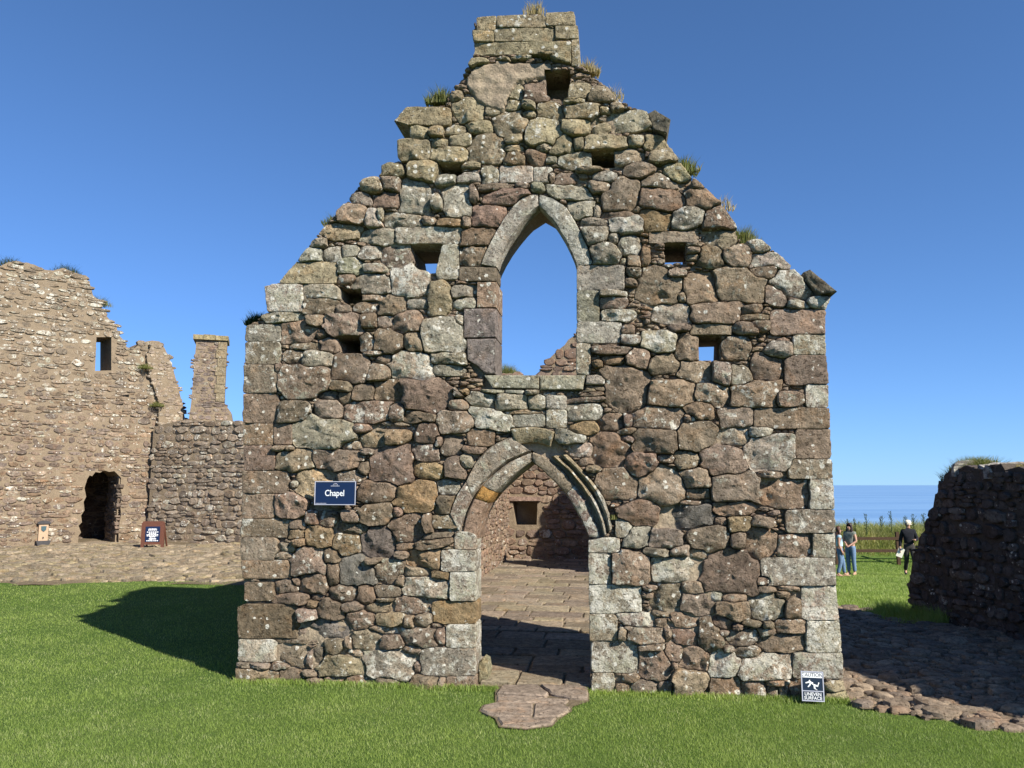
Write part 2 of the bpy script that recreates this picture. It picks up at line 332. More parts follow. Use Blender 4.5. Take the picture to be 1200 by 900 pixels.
STONES = {
'A': """395 62 472 118 Y;474 62 663 108 Y;667 47 777 101 Y;376 120 462 163 Y;463 108 695 160 Y;703 101 792 152 Y;393 162 762 210 Y;765 150 794 250 Y;365 232 442 262 y;690 207 770 240 y;
475 222 525 237 y;530 215 605 228 y;640 208 690 222 y;505 318 580 385 y;582 335 678 403 r;290 352 340 390 y;305 385 418 470 y;432 402 497 447 y;497 388 570 433 y;
572 395 628 428 y;568 430 630 458 y;632 402 735 463 y;752 322 835 388 y;840 345 932 400 b;737 412 880 470 y;740 390 812 412 y;875 420 920 448 y;920 405 970 437 b;928 433 1075 510 g;848 483 915 528 y;
75 420 288 490 Y;135 490 205 545 y;205 497 265 535 y;268 490 357 528 y;360 473 450 522 y;215 535 283 572 y;290 517 375 570 y;467 432 587 538 b;592 462 722 570 y;728 470 832 533 y;88 545 212 623 y;
220 575 362 640 y;370 522 500 630 b;503 527 570 563 y;500 568 570 592 y;505 597 580 645 o;592 590 660 643 r;685 530 775 607 y;775 540 815 592 y;632 560 690 588 g;664 610 706 635 g;815 530 968 588 y;
722 592 845 657 g;932 580 1042 640 b;990 532 1055 573 y;1055 533 1140 588 y;1075 588 1180 640 b;20 640 102 690 y;132 628 238 702 y;240 682 310 725 g;315 672 407 712 g;338 630 405 655 y;417 652 482 715 g;
487 648 613 713 G;617 652 690 712 G;700 675 782 722 r;665 668 700 712 b;855 668 935 712 g;785 655 880 675 b;980 640 1085 700 b;25 690 92 742 b;100 700 212 835 g;218 765 265 820 g;262 725 365 845 g;
365 730 400 790 r;380 718 545 742 d;545 716 605 738 d;435 745 588 800 r;610 712 660 750 g;668 722 827 778 g;837 712 915 752 b;895 705 1037 815 b;1040 675 1165 738 d;1040 735 1205 822 d;757 782 850 852 g;
850 800 880 845 g;880 825 1010 855 d;0 815 30 875 g""",
'B': """515 32 590 90 y;475 85 548 132 b;548 82 660 142 b;425 132 530 205 b;530 148 598 218 g;600 165 742 222 g;355 205 500 265 y;510 222 645 288 g;650 218 900 285 G;745 180 800 215 b;810 190 905 222 o;
905 185 940 225 b;945 135 1070 218 r;900 225 1025 295 d;895 297 990 372 d;895 375 1040 430 D;585 290 705 372 b;805 288 890 420 G;630 370 765 485 g;318 268 372 300 g;265 302 353 358 g;355 300 430 355 g;
425 292 500 335 g;500 292 585 342 g;415 340 515 405 g;515 365 605 402 g;192 358 412 440 Y;415 400 480 442 b;480 405 622 485 g;132 445 280 550 W;285 448 425 500 g;510 482 615 508 b;288 495 410 560 b;
405 525 470 560 r;475 515 577 557 b;580 488 683 567 d;685 505 775 540 g;775 440 860 555 y;860 448 958 492 g;875 493 958 540 g;142 552 288 592 y;505 558 570 612 d;570 565 635 612 b;633 555 742 635 b;
370 555 508 648 d;298 568 370 610 b;55 602 195 665 G;195 592 332 668 b;333 620 375 655 b;350 655 420 710 b;505 640 560 705 b;570 620 668 712 d;683 632 747 705 b;755 585 910 705 g;880 565 915 600 g;
58 668 190 755 B;210 700 285 755 b;285 705 395 770 g;240 672 345 700 b;395 714 525 822 d;527 705 600 722 b;570 722 630 755 b;622 708 785 820 w;785 712 915 757 g;790 758 905 800 g;540 762 630 822 b;
50 760 180 868 B;185 765 382 878 d;390 820 470 865 d;475 838 560 900 d;562 813 670 898 d;170 750 200 790 b;870 850 930 880 b;985 838 1070 870 g;1075 842 1150 875 g;1150 850 1200 880 g""",
'C': """412 158 517 240 o;285 175 415 248 g;175 185 273 220 g;180 222 270 288 g;275 248 320 285 g;205 290 315 365 g;318 258 400 330 g;400 300 440 370 o;350 330 405 375 b;440 238 625 282 B;582 283 640 300 b;
582 302 640 325 b;582 327 640 350 b;655 225 762 300 b;535 140 650 225 g;650 140 775 230 d;585 75 712 155 b;600 30 660 75 b;495 -30 605 35 y;630 295 720 375 b;725 298 835 372 b;825 262 918 322 w;
840 320 990 385 w;835 365 940 420 b;922 388 1070 490 w;1060 495 1150 540 w;985 510 1055 540 w;400 388 560 515 b;320 340 350 370 b;155 372 335 465 G;350 380 405 415 b;340 420 388 450 b;238 467 340 492 g;
245 495 345 540 b;260 545 375 590 w;575 402 700 517 b;545 470 580 510 b;500 390 580 420 b;700 385 885 510 b;885 450 970 520 b;455 515 600 598 g;600 515 790 600 b;520 598 600 628 b;600 602 755 642 B;
795 525 875 558 b;800 560 900 585 b;840 585 905 625 b;760 595 850 640 b;915 545 1125 640 B;410 635 535 705 g;540 645 632 738 b;718 650 820 732 b;1000 640 1125 720 W;890 670 995 730 g;970 722 1135 835 B;
350 700 430 770 b;440 720 550 790 b;555 745 675 825 b;685 755 755 840 b;755 765 840 840 g;840 720 950 820 b;220 690 370 720 d;255 722 340 755 o;215 740 255 770 o;320 640 400 680 w;180 800 270 835 g;
165 840 260 862 b;325 605 375 640 b;155 468 240 588 G;155 590 325 672 G;152 675 205 797 G""",
'D': """672 10 865 138 d;870 48 920 85 b;925 65 1030 125 g;1035 70 1160 135 g;1165 75 1232 130 g;340 60 420 97 s;420 65 475 115 d;45 72 185 185 B;180 98 300 188 b;338 95 438 168 b;443 100 620 180 d;615 110 690 175 d;
660 135 792 185 d;730 185 810 265 d;805 142 940 222 b;855 95 925 135 b;945 130 1100 210 w;1105 152 1225 200 G;1060 135 1200 152 b;50 187 168 272 B;168 190 240 270 R;245 168 478 290 g;478 190 545 225 r;
510 225 605 283 b;610 215 700 275 o;435 260 505 295 b;505 285 560 310 b;50 272 172 370 B;175 292 322 370 b;328 288 505 370 d;155 275 215 297 b;218 275 250 300 b;555 278 710 420 d;708 268 808 338 d;
715 338 820 405 o;825 235 905 312 d;800 238 830 280 d;840 320 915 395 d;890 315 945 362 g;930 212 1025 275 d;905 275 990 305 r;45 372 222 460 B;225 410 262 440 b;260 372 412 475 y;425 375 530 415 b;
500 415 645 500 d;500 340 540 395 r;650 420 800 535 o;810 412 888 468 g;805 470 890 540 d;45 462 170 560 B;170 467 298 560 r;505 498 630 590 d;340 535 420 588 b;298 530 340 580 r;635 512 680 555 r;
420 575 530 620 d;445 530 510 580 r;620 545 752 655 d;790 545 890 597 B;750 545 790 610 d;35 560 230 633 B;230 565 290 600 r;225 600 288 635 o;240 638 290 672 o;300 595 395 680 o;400 625 498 705 o;
515 592 640 712 s;640 655 720 685 d;640 685 700 718 d;720 640 862 675 d;755 615 875 640 d;690 680 820 760 o;35 632 182 720 B;180 655 250 688 b;170 690 235 718 b;235 670 362 780 b;362 675 430 735 d;
428 705 552 822 s;515 712 590 742 d;560 715 672 808 d;675 745 780 785 b;785 765 855 795 o;660 792 858 865 w;30 722 228 792 B;380 735 430 820 d;55 808 168 880 R;165 795 255 848 r;240 790 270 825 r;
270 770 378 858 d;165 852 310 895 b;395 820 498 885 b;498 815 565 895 d;565 822 665 870 d;640 775 682 828 d;875 612 962 680 W;825 682 955 765 W;860 767 960 880 W""",
'F': """25 262 262 395 D;255 275 340 325 r;310 215 360 250 d;340 240 442 318 d;300 240 345 280 o;425 250 515 290 d;455 290 565 358 b;527 252 637 295 b;575 235 640 252 b;643 235 770 300 b;
790 250 955 338 O;575 292 675 348 o;678 302 718 355 b;712 300 792 350 b;545 345 655 375 b;295 320 448 398 s;258 350 300 395 r;668 352 795 420 b;795 355 840 415 r;780 330 825 355 b;845 340 957 430 W;
30 398 175 485 G;178 415 300 502 b;170 395 300 415 b;300 400 355 420 b;370 392 442 458 d;322 430 365 500 r;295 445 322 515 r;440 435 520 467 b;445 390 477 430 b;478 360 585 440 b;587 380 672 432 d;
675 422 745 455 b;745 433 957 540 W;20 485 82 508 b;82 488 160 512 b;160 485 230 515 b;20 512 185 562 b;190 512 285 568 b;278 515 345 545 b;345 460 535 540 y;518 438 712 550 w;712 485 745 530 b;
435 540 550 580 b;365 538 450 570 b;570 545 655 585 b;705 538 815 602 b;812 548 840 600 b;845 542 957 612 B;300 545 365 570 b""",
'E': """0 78 78 130 G;0 135 80 203 G;80 108 208 175 g;135 38 230 60 d;140 65 230 82 d;85 85 230 105 d;232 -28 398 142 b;400 25 575 112 r;590 25 722 115 b;725 20 902 125 b;900 68 1000 127 b;1015 35 1102 125 W;
330 125 530 205 b;535 150 590 185 b;545 105 650 172 r;685 125 808 205 b;820 128 1108 208 B;522 178 660 290 d;205 150 305 218 r;300 150 340 205 r;275 205 350 232 b;98 178 205 232 o;348 212 505 308 d;
665 205 790 270 g;795 200 880 240 g;790 238 958 370 g;975 210 1112 325 B;180 222 320 352 r;40 215 145 270 g;95 262 180 318 g;130 318 185 350 b;285 235 350 262 b;318 300 438 400 d;425 305 500 340 b;
505 297 600 362 b;605 272 775 392 b;950 327 1118 403 B;205 362 355 478 d;158 350 215 378 b;365 360 542 500 b;535 365 645 440 b;548 440 635 485 b;655 382 830 498 b;830 375 915 405 b;835 405 1025 515 b;
1030 405 1125 523 W;445 505 650 595 s;285 490 432 588 r;658 488 812 548 b;800 552 885 592 b;940 526 1130 615 W;712 552 798 612 o;655 555 705 585 b;530 490 600 508 b;412 600 525 672 b;560 588 710 690 b;
270 560 335 632 G;305 590 398 675 g;785 595 898 715 b;720 610 778 680 d;915 620 1040 716 b;1045 617 1135 713 W;385 675 485 708 b;485 665 560 710 b;560 675 630 720 b;258 690 398 822 r;425 705 610 810 w;
600 675 840 850 d;845 714 1135 820 W;165 634 285 692 W;165 694 253 815 W;165 817 368 930 W;530 805 612 855 b;415 812 525 920 b;820 785 880 820 b""",
'G': """380 185 450 210 b;370 212 425 240 b;630 210 688 250 w;690 218 785 248 b;825 190 900 217 b;530 222 657 305 d;665 252 790 322 b;800 215 930 322 w;935 240 997 320 b;900 188 990 210 b;900 210 950 240 b;
1000 190 1146 322 W;272 290 420 348 w;425 312 470 348 r;415 290 485 312 b;490 290 590 350 b;600 305 688 432 d;632 302 728 360 d;728 340 768 365 b;770 322 848 350 b;830 355 895 388 b;895 320 1015 378 b;
848 325 890 355 b;165 300 275 403 W;285 355 315 405 b;315 350 462 415 b;462 350 490 405 b;490 360 585 420 r;668 362 715 388 b;708 365 825 427 b;835 378 1010 447 b;1018 325 1158 448 W;360 415 460 440 b;
460 410 535 487 b;525 430 635 520 b;690 425 735 450 b;640 438 750 548 w;735 430 850 475 b;758 450 955 555 w;970 452 1160 552 W;180 405 355 528 W;365 450 488 557 b;500 515 632 612 b;300 530 360 565 b;
335 560 435 610 b;440 557 495 605 b;645 550 755 618 b;770 560 868 622 b;862 580 908 622 b;855 555 945 580 b;180 530 265 622 W;270 570 320 615 b;910 580 945 622 b;1085 560 1165 600 y;1100 600 1190 640 y;
490 487 515 512 b;965 555 1080 630 d""",
}
HOLES = {  # through (True) or dead (False) openings, photograph pixels
 1: ([(514,192),(540,192),(540,204),(513,204)], False), 2: ([(693.5,176.5),(719,176),(719,195),(694,195)], False), 3: ([(640,82),(667,80),(668,92),(664,115),(640,112)], False),
 4: ([(480,286),(518,285),(512,312),(508,319),(486,313)], True), 5: ([(398,338),(422,339),(424,352),(408,357),(398,350)], False), 6: ([(396,394),(420,393),(421,414),(398,414)], True),
 7: ([(779,284),(804,283.5),(804,306),(780,309)], True), 8: ([(820,394),(845,393),(844,421),(820,421)], True)}
def q(s, pts):
    x0, y0, k = cr(s); return [(x0+a*k, y0+b*k) for a, b in pts]
win_in_l = q('W', [(152,370),(165,330),(185,290),(212,245),(245,200),(280,158),(303,135),(328,112)])
win_in_r = q('W', [(330,112),(352,132),(378,160),(410,205),(440,255),(462,300),(478,338),(487,370)])
win_out_l = q('W', [(82,358),(100,312),(125,262),(150,215),(180,165),(220,110),(260,75),(326,58)])
win_out_r = q('W', [(331,62),(390,80),(440,112),(480,172),(510,225),(533,278),(548,320),(560,358)])
WINDOW = q('W', [(150,826),(151,600),(152,372)]) + win_in_l[1:] + win_in_r[1:] + q('W', [(487,600),(486,826)])
d_in_l = q('H', [(192,760),(203,690),(222,620),(258,548),(305,488),(365,430),(430,372),(512,308)])
d_in_r = q('H', [(516,308),(575,355),(640,418),(715,495),(760,570),(800,640),(828,700),(845,750)])
d_mid_l = q('H', [(95,740),(108,665),(130,590),(165,515),(215,440),(290,370),(380,300),(510,245)])
d_mid_r = q('H', [(520,245),(605,275),(700,355),(770,440),(830,530),(875,610),(905,680),(925,750)])
d_out_l = q('H', [(35,612),(50,560),(80,490),(130,415),(190,300),(250,235),(320,190),(392,158)])
d_out_r = q('H', [(648,175),(720,262),(790,330),(850,395),(905,460),(945,540),(970,610),(985,700)])
DOOR = [(558,814),(558.5,700),(558,634)] + d_in_l[1:] + d_in_r[1:] + [(689,640),(690,720),(692,819)]
DOOR_BLOCK = [(558,816),(558,628)] + d_out_l + q('H', [(392,108),(520,104),(650,128)]) + d_out_r + q('H', [(925,750)]) + [(689,634),(692,820)]
WIN_BLOCK = WINDOW[:3] + win_out_l + win_out_r + q('W', [(487,362)]) + WINDOW[-2:]

GX0, GY0, GS = 262, 6, .75                                   # label grid over the gable
xs = np.arange(GX0, 1006, GS); ys = np.arange(GY0, 832, GS); XX, YY = np.meshgrid(xs, ys)
lab = np.full(XX.shape, -1, int); dist = np.full(XX.shape, 9.)
outside = ~inpoly(OUT, XX, YY)
blocked = inpoly(DOOR_BLOCK, XX, YY) | inpoly(WIN_BLOCK, XX, YY)
for P, _ in HOLES.values(): blocked |= inpoly(P, XX, YY)
blocked |= inpoly(q('C', [(1043,388),(1150,490),(1095,492),(1043,430)]), XX, YY) | inpoly(q('A', [(1065,435),(1092,428),(1150,485),(1138,540),(1085,512)]), XX, YY)
blocked |= inpoly(q('W', [(95,826),(528,826),(522,890),(100,888)]), XX, YY)
blocked |= inpoly(q('W', [(10,545),(150,545),(150,826),(70,826),(25,760),(25,670),(10,668)]), XX, YY) | inpoly(q('W', [(68,432),(151,432),(151,543),(68,543)]), XX, YY)
PATCH = [(546,90),(556,78),(584,70),(612,73),(645,72),(648,88),(622,92),(606,96),(596,112),(590,130),(575,126),(560,118),(548,104)]
patch_m = inpoly(PATCH, XX, YY)
stones = []          # cx, cy, a, b, p, code, square
def put(cx, cy, a, b, p, code, sq, ext):
    i = len(stones); r = np.random.default_rng(i+11)
    ix0 = max(0, int((cx-1.5*a-GX0)/GS)); ix1 = int((cx+1.5*a-GX0)/GS)+1; iy0 = max(0, int((cy-1.5*b-GY0)/GS)); iy1 = int((cy+1.5*b-GY0)/GS)+1
    X = XX[iy0:iy1, ix0:ix1]-cx; Y = YY[iy0:iy1, ix0:ix1]-cy
    rot = 0 if sq else r.normal(0, .08)
    U = (X*math.cos(rot)+Y*math.sin(rot))/a; W = (-X*math.sin(rot)+Y*math.cos(rot))/b
    d = (np.abs(U)**p+np.abs(W)**p)**(1/p)
    if not sq:
        th = np.arctan2(W, U); f = r.uniform(0, 6.28, 3)
        d = d*(1+.05*np.sin(2*th+f[0])+.04*np.sin(3*th+f[1])+.025*np.sin(7*th+f[2]))
        for k in range(5):                                   # chopped corners
            an = r.uniform(0, 6.28); c = r.uniform(.86, 1.22)
            d = np.maximum(d, (U*math.cos(an)+W*math.sin(an))/c)
    ds = dist[iy0:iy1, ix0:ix1]; ls = lab[iy0:iy1, ix0:ix1]
    ok = (d < ext) & (d < ds) & ~(outside | blocked | patch_m)[iy0:iy1, ix0:ix1]
    ds[ok] = d[ok]; ls[ok] = i
    stones.append((cx, cy, a, b, p, code, sq))
for key, txt in STONES.items():
    ox, oy, k = cr(key)
    for s in txt.replace('\n', '').split(';'):
        x0, y0, x1, y1, c = s.split(); x0, y0, x1, y1 = [float(v) for v in (x0, y0, x1, y1)]
        a, b = (x1-x0)/2*k, (y1-y0)/2*k; sq = c.isupper()
        put(ox+(x0+x1)/2*k, oy+(y0+y1)/2*k, a, b, 9 if sq else random.uniform(4.2, 8.0), c.lower(), sq, 1.06 if sq else 1.24)
nhand = len(stones)
# pinning stones in what is left of the wall
free = (lab < 0) & ~outside & ~blocked & ~patch_m
iy, ix = np.nonzero(free); order = rng.permutation(len(iy)); seeds = np.zeros((0, 4))
for k in order[:12000]:
    x, y = xs[ix[k]], ys[iy[k]]; a = rng.uniform(4.0, 11.); b = rng.uniform(1.7, 3.6)
    if len(seeds) and np.any(((seeds[:, 0]-x)/(seeds[:, 2]*.8+a*.8))**2+((seeds[:, 1]-y)/(seeds[:, 3]*.8+b*.8))**2 < 1): continue
    seeds = np.vstack([seeds, (x, y, a, b)])
dist[lab >= 0] = 0
for x, y, a, b in seeds: put(x, y, a, b, 3.0, 'f', False, 1.25)

TONE = {'b': (.245, .187, .132, .50), 'g': (.305, .268, .200, .66), 'd': (.205, .155, .110, .40), 'o': (.262, .190, .116, .30), 'y': (.300, .246, .156, .48), 'r': (.238, .174, .128, .38),
        's': (.175, .152, .125, .22), 'w': (.285, .238, .180, .88), 'm': (.32, .26, .165, .30), 'f': (.250, .190, .135, .34)}
def tint_of(code, r, sq=False):
    c = np.array(TONE[code]); c = c.copy(); c[:3] *= r.uniform(.82, 1.2)*np.array([1+r.normal(0, .035), 1, 1+r.normal(0, .04)]); c[3] = np.clip(c[3]+r.normal(0, .12), 0, 1)
    return c
def outline(i, ids):
    cx, cy, a, b, p, code, sq = stones[i]
    ys_, xs_ = ids
    cx, cy = xs[xs_].mean(), ys[ys_].mean()
    K = 44 if a*b > 150 else (28 if a*b > 45 else 16)
    k = np.arange(K)/K*4; s = k % 1*2-1; side = k.astype(int)
    bx = np.select([side == 0, side == 1, side == 2, side == 3], [s, np.ones(K), -s, -np.ones(K)])*a
    by = np.select([side == 0, side == 1, side == 2, side == 3], [-np.ones(K), s, np.ones(K), -s])*b
    L = np.hypot(bx, by); dx, dy = bx/L, by/L
    st = np.arange(0, 1.7*max(a, b)+4, GS*.5)
    ci = np.clip(((cx+np.outer(st, dx)-GX0)/GS+.5).astype(int), 0, len(xs)-1); ri = np.clip(((cy+np.outer(st, dy)-GY0)/GS+.5).astype(int), 0, len(ys)-1)
    inside = lab[ri, ci] == i
    if inside[0].sum() == 0: return None
    r = st[np.argmax(~inside, 0)]
    gap = .3 if sq else .65
    r = np.maximum(r-gap, .8)
    if not sq: r = .05*np.roll(r, 1)+.90*r+.05*np.roll(r, -1)
    return np.stack([cx+dx*r, cy+dy*r], 1), (cx, cy)
def stone_mesh(uv, c, depth, proud, dome, seed, sq=False, rough=1.0, rings=None):
    """a block with a rough, faceted face; uv outline (K,2) anticlockwise or clockwise, c centre"""
    r = np.random.default_rng(seed); K = len(uv); c = np.asarray(c); rel = uv-c; size = math.sqrt(np.ptp(rel[:, 0])*np.ptp(rel[:, 1]))+1e-4
    A = np.sum(rel[:, 0]*np.roll(rel[:, 1], -1)-np.roll(rel[:, 0], -1)*rel[:, 1])
    if A < 0: rel = rel[::-1]
    big = K >= 24
    rs = rings or ([1, .99, .955, .86, .66, .45, .24] if K >= 36 else ([1, .982, .91, .66, .36] if K >= 24 else [1, .88, .5]))
    er = [0, .6, .9, 1, 1, 1, 1] if len(rs) == 7 else ([0, .65, .94, 1, 1] if len(rs) == 5 else [0, .8, 1])
    nf = 2 if sq else 6; fa = r.uniform(0, 6.28, nf); fs = r.uniform(.12, .55, nf)*(.25 if sq else 1); fo = r.uniform(.05, .4, nf)
    tl = r.normal(0, .05 if sq else .13, 2); off = Vector(r.uniform(0, 100, 3))
    def height(P, rr):
        h = np.full(len(P), dome)
        x, y = P[:, 0]/size, P[:, 1]/size
        for k in range(nf): h = np.minimum(h, dome+size*fs[k]*(fo[k]-(x*math.cos(fa[k])+y*math.sin(fa[k]))))
        h = np.maximum(h, -.3*dome)
        if not sq: h = h-.25*dome*rr**6
        h = h+size*(tl[0]*x+tl[1]*y)*.6
        return h
    V = [np.column_stack([c[0]+rel[:, 0], np.full(K, depth), c[1]+rel[:, 1]])]
    edge = min(.022, .15*size)*(.6 if sq else 1)
    for q_, e in zip(rs, er):
        P = rel*q_; h = height(P, q_)
        nzv = np.array([mnoise.noise(Vector((p[0]*9, p[1]*9, 0))+off)*.6+mnoise.noise(Vector((p[0]*24, p[1]*24, 3))+off)*.4 for p in P]) if big else r.uniform(-.4, .4, K)
        jit = 1+(.012 if sq else .03)*nzv if q_ > .9 else 1
        w = proud+(h+nzv*rough*min(.034, .15*size))*(.25+.75*e)-edge*(1-e)
        V.append(np.column_stack([c[0]+P[:, 0]*jit, -w, c[1]+P[:, 1]*jit]))
    hc = height(np.zeros((1, 2)), 0)[0]
    V = np.vstack(V+[np.array([[c[0], -(proud+hc), c[1]]])])
    F = []; n = len(rs)+1
    for j in range(n-1):
        for i in range(K):
            F.append([j*K+i, j*K+(i+1) % K, (j+1)*K+(i+1) % K, (j+1)*K+i])
    F += [[(n-1)*K+i, (n-1)*K+(i+1) % K, n*K] for i in range(K)]
    return V, F

chapel = empty('ruined_chapel', GP.o, GP.rz)
tag(chapel, 'roofless stone chapel ruin with pointed doorway and arched window in its gable', 'chapel')
# the mortar core with its openings
core_out = offset_poly(GP.uv(*np.array(OUT, float).T), .035)
core_out[:, 1] = np.maximum(core_out[:, 1], -.1)
loops = [core_out]
for P, off in [(WINDOW, -.10), (DOOR, -.11)] + [(h[0], -.05 if h[1] else -.02) for h in HOLES.values()]:
    L = GP.uv(*np.array(P, float).T); z0 = L[:, 1].min(); L = offset_poly(L, off); L[:, 1] = np.maximum(L[:, 1], z0-.01)
    loops.append(L)
# the door reaches the ground: cut it out of the outline instead of leaving a hole
doorL = loops.pop(2); doorL = doorL if doorL[0][0] < doorL[-1][0] else doorL[::-1]
doorL = np.vstack([[doorL[0][0], -.1], doorL[1:-1], [doorL[-1][0], -.1]])
co = core_out; ib = np.argmax(co[:, 0]+(-1e9)*(co[:, 1] > 1))    # bottom right corner
n_base = [i for i in range(len(OUT)) if OUT[i] in ((690,819), (558,813))]
main = [tuple(p) for i, p in enumerate(co) if i not in n_base]
main = main + [tuple(p) for p in doorL[::-1]]
loops[0] = np.array(main)
V, F = extrude_poly(loops, .085, THICK)
gable = mesh_obj('gable_wall', V, F, M['mortar'], chapel)
gable['label'] = 'tall sunlit rubble gable with big rounded boulders and squared corner stones'
# dead sockets get a stone back
for k, (P, thru) in HOLES.items():
    if not thru:
        uvp = offset_poly(GP.uv(*np.array(P, float).T), -.06); V, F = extrude_poly([uvp], .42, .7); mesh_obj('socket_back', V, F, M['mortar'], gable)
# uneven mortar between the stones: flush in places, washed out in others
gs = 3; gyi = np.arange(0, len(ys)-gs, gs); gxi = np.arange(0, len(xs)-gs, gs)
okm = ~(outside | blocked); NY, NX = len(gyi), len(gxi)
PXm, PYm = np.meshgrid(xs[gxi], ys[gyi]); uvm = GP.uv(PXm, PYm)
wm = np.array([-.066+.050*mnoise.noise(Vector((a*1.6, b*1.6, 2)))+.016*mnoise.noise(Vector((a*9, b*9, 4)))+.007*mnoise.noise(Vector((a*25, b*25, 6))) for a, b in uvm.reshape(-1, 2)])
wm = np.maximum(wm+.030*smooth01(1-uvm.reshape(-1, 2)[:, 1]/1.9), -.083)
ip = inpoly(PATCH, PXm, PYm).ravel(); wm[ip] = .55*wm[ip]+.028+np.array([.018*mnoise.noise(Vector((a*14, b*14, 8))) for a, b in uvm.reshape(-1, 2)[ip]])
cell = okm[np.ix_(gyi, gxi)]; F = []
for j in range(NY-1):
    for i in np.nonzero(cell[j, :-1] & cell[j, 1:] & cell[j+1, :-1] & cell[j+1, 1:])[0]: F.append([j*NX+i, (j+1)*NX+i, (j+1)*NX+i+1, j*NX+i+1])
used = np.unique(np.array(F)); rm = np.full(NY*NX, -1); rm[used] = np.arange(len(used))
mesh_obj('mortar_bed', np.column_stack([uvm.reshape(-1, 2)[:, 0], -wm, uvm.reshape(-1, 2)[:, 1]])[used], rm[np.array(F)], M['mortar'], gable, smooth=179)
fl = lab.ravel(); o_ = np.argsort(fl, kind='stable'); sl_ = fl[o_]; st_ = np.searchsorted(sl_, np.arange(len(stones)+1))
recs = []
for i in range(len(stones)):
    c_ = o_[st_[i]:st_[i+1]]
    if len(c_) < 14: continue
    out = outline(i, np.unravel_index(c_, lab.shape))
    if out is None: continue
    recs.append((len(c_), i, out))
recs.sort(key=lambda r: -r[0])
OUTa = np.array(OUT, float)
rub = MB()
for rank, (area, i, (pp, cc)) in enumerate(recs):
    cx, cy, a, b, p, code, sq = stones[i]; r = np.random.default_rng(900+i)
    uv = GP.uv(pp[:, 0], pp[:, 1]); c = GP.uv(np.float64(cc[0]), np.float64(cc[1]))
    # stones on the edge of the wall or of an opening run right through it
    ex = np.clip(((pp[:, 0]+(pp[:, 0]-cc[0])*.25-GX0)/GS).astype(int), 0, len(xs)-1); ey = np.clip(((pp[:, 1]+(pp[:, 1]-cc[1])*.25-GY0)/GS).astype(int), 0, len(ys)-1)
    edge = outside[ey, ex].any()
    depth = THICK+r.uniform(-.03, .03) if edge and code != 'f' else .28
    if code == 'f': proud, dome, rg = r.uniform(-.06, .0), .012, 1
    elif sq: proud, dome, rg = r.uniform(-.008, .012), .006, .55
    else: proud, dome, rg = r.uniform(-.028, .046), r.uniform(.010, .032), 1.
    V, F = stone_mesh(uv, c, depth, proud, dome, i, sq, rg)
    tn = tint_of(code, r, sq)
    if cy < 200 and code in 'byg': tn[:3] = tn[:3]*.6+np.array([.29, .245, .15])*.4
    if rank < 290:
        mesh_obj('stone', V, F, M['stone'], gable, tn, smooth=27)
    else: rub.add(V, F, tn)
o = rub.build('pinning_stone', M['stone'], gable, smooth=42); o['kind'] = 'stuff'

# arch stones: strips with a moulded cross-section
def arch_stone(name, pin, pout, prof, depth, tint, parent, seed=0, sub=2):
    """pin/pout: matching pixel polylines; prof: list of (t across, proud) from inner to outer"""
    r = np.random.default_rng(seed); pin, pout = np.array(pin, float), np.array(pout, float)
    tt = np.linspace(0, 1, len(pin)); t2 = np.linspace(.004, .996, len(pin)*sub)
    pin = np.stack([np.interp(t2, tt, pin[:, k]) for k in (0, 1)], 1); pout = np.stack([np.interp(t2, tt, pout[:, k]) for k in (0, 1)], 1)
    a, b = GP.uv(*pin.T), GP.uv(*pout.T); n, m = len(a), len(prof)+2
    V = np.zeros((n, m, 3))
    full = [(prof[0][0], -depth)]+list(prof)+[(prof[-1][0], -depth)]
    for j, (t, w) in enumerate(full):
        P = a+(b-a)*t
        e = np.array([mnoise.noise(Vector((x*8, z*8, j*.6+seed)))*.011+mnoise.noise(Vector((x*28, z*28, j+seed)))*.006 for x, z in P]) if 0 < j < m-1 else np.zeros(n)
        V[:, j] = np.column_stack([P[:, 0]+(e*.4), -(w+e), P[:, 1]+e*.4])
    V[0, 1:-1, 1] += .012; V[-1, 1:-1, 1] += .012
    F = [[i*m+j, (i+1)*m+j, (i+1)*m+j+1, i*m+j+1] for i in range(n-1) for j in range(m-1)]
    F += [[j for j in range(m)][::-1], [(n-1)*m+j for j in range(m)]]
    return mesh_obj(name, V.reshape(-1, 3), F, M['stone'], parent, tint, smooth=38)
FLAT = [(0, -.03), (.06, .0), (.3, .012), (.6, .012), (.93, .008), (1, -.015)]
arch_stone('voussoir', win_in_l, win_out_l, FLAT, .17, (.33, .29, .235, .70), gable, 1, 3)
arch_stone('voussoir', win_in_r, win_out_r, FLAT, .17, (.34, .325, .27, .80), gable, 2, 3)
def seg(a, b, i, j): return a[i:j+1], b[i:j+1]
INNER = [(0, -.075), (.10, -.03), (.45, -.012), (.82, -.016), (.92, -.04), (1, -.11)]
for (i, j), tn, s in (((0, 3), (.29, .20, .14, .35), 3), ((3, 4), (.36, .20, .065, .05), 4), ((4, 7), (.33, .28, .215, .65), 5)):
    arch_stone('voussoir', *seg(d_in_l, d_mid_l, i, j), INNER, .45, tn, gable, s, 4)
for (i, j), tn, s in (((0, 3), (.30, .24, .17, .45), 6), ((3, 7), (.25, .185, .15, .85), 7)):
    arch_stone('voussoir', *seg(d_in_r, d_mid_r, i, j), INNER, .45, tn, gable, s, 4)
OUTER_L = [(0, -.05), (.08, -.01), (.5, .015), (.92, .02), (1, -.02)]
for (i, j), tn, s in (((0, 3), (.26, .205, .16, .75), 8), ((3, 7), (.31, .26, .20, .6), 9)):
    arch_stone('hood_stone', *seg(d_mid_l, d_out_l, i, j), OUTER_L, .35, tn, gable, s, 4)
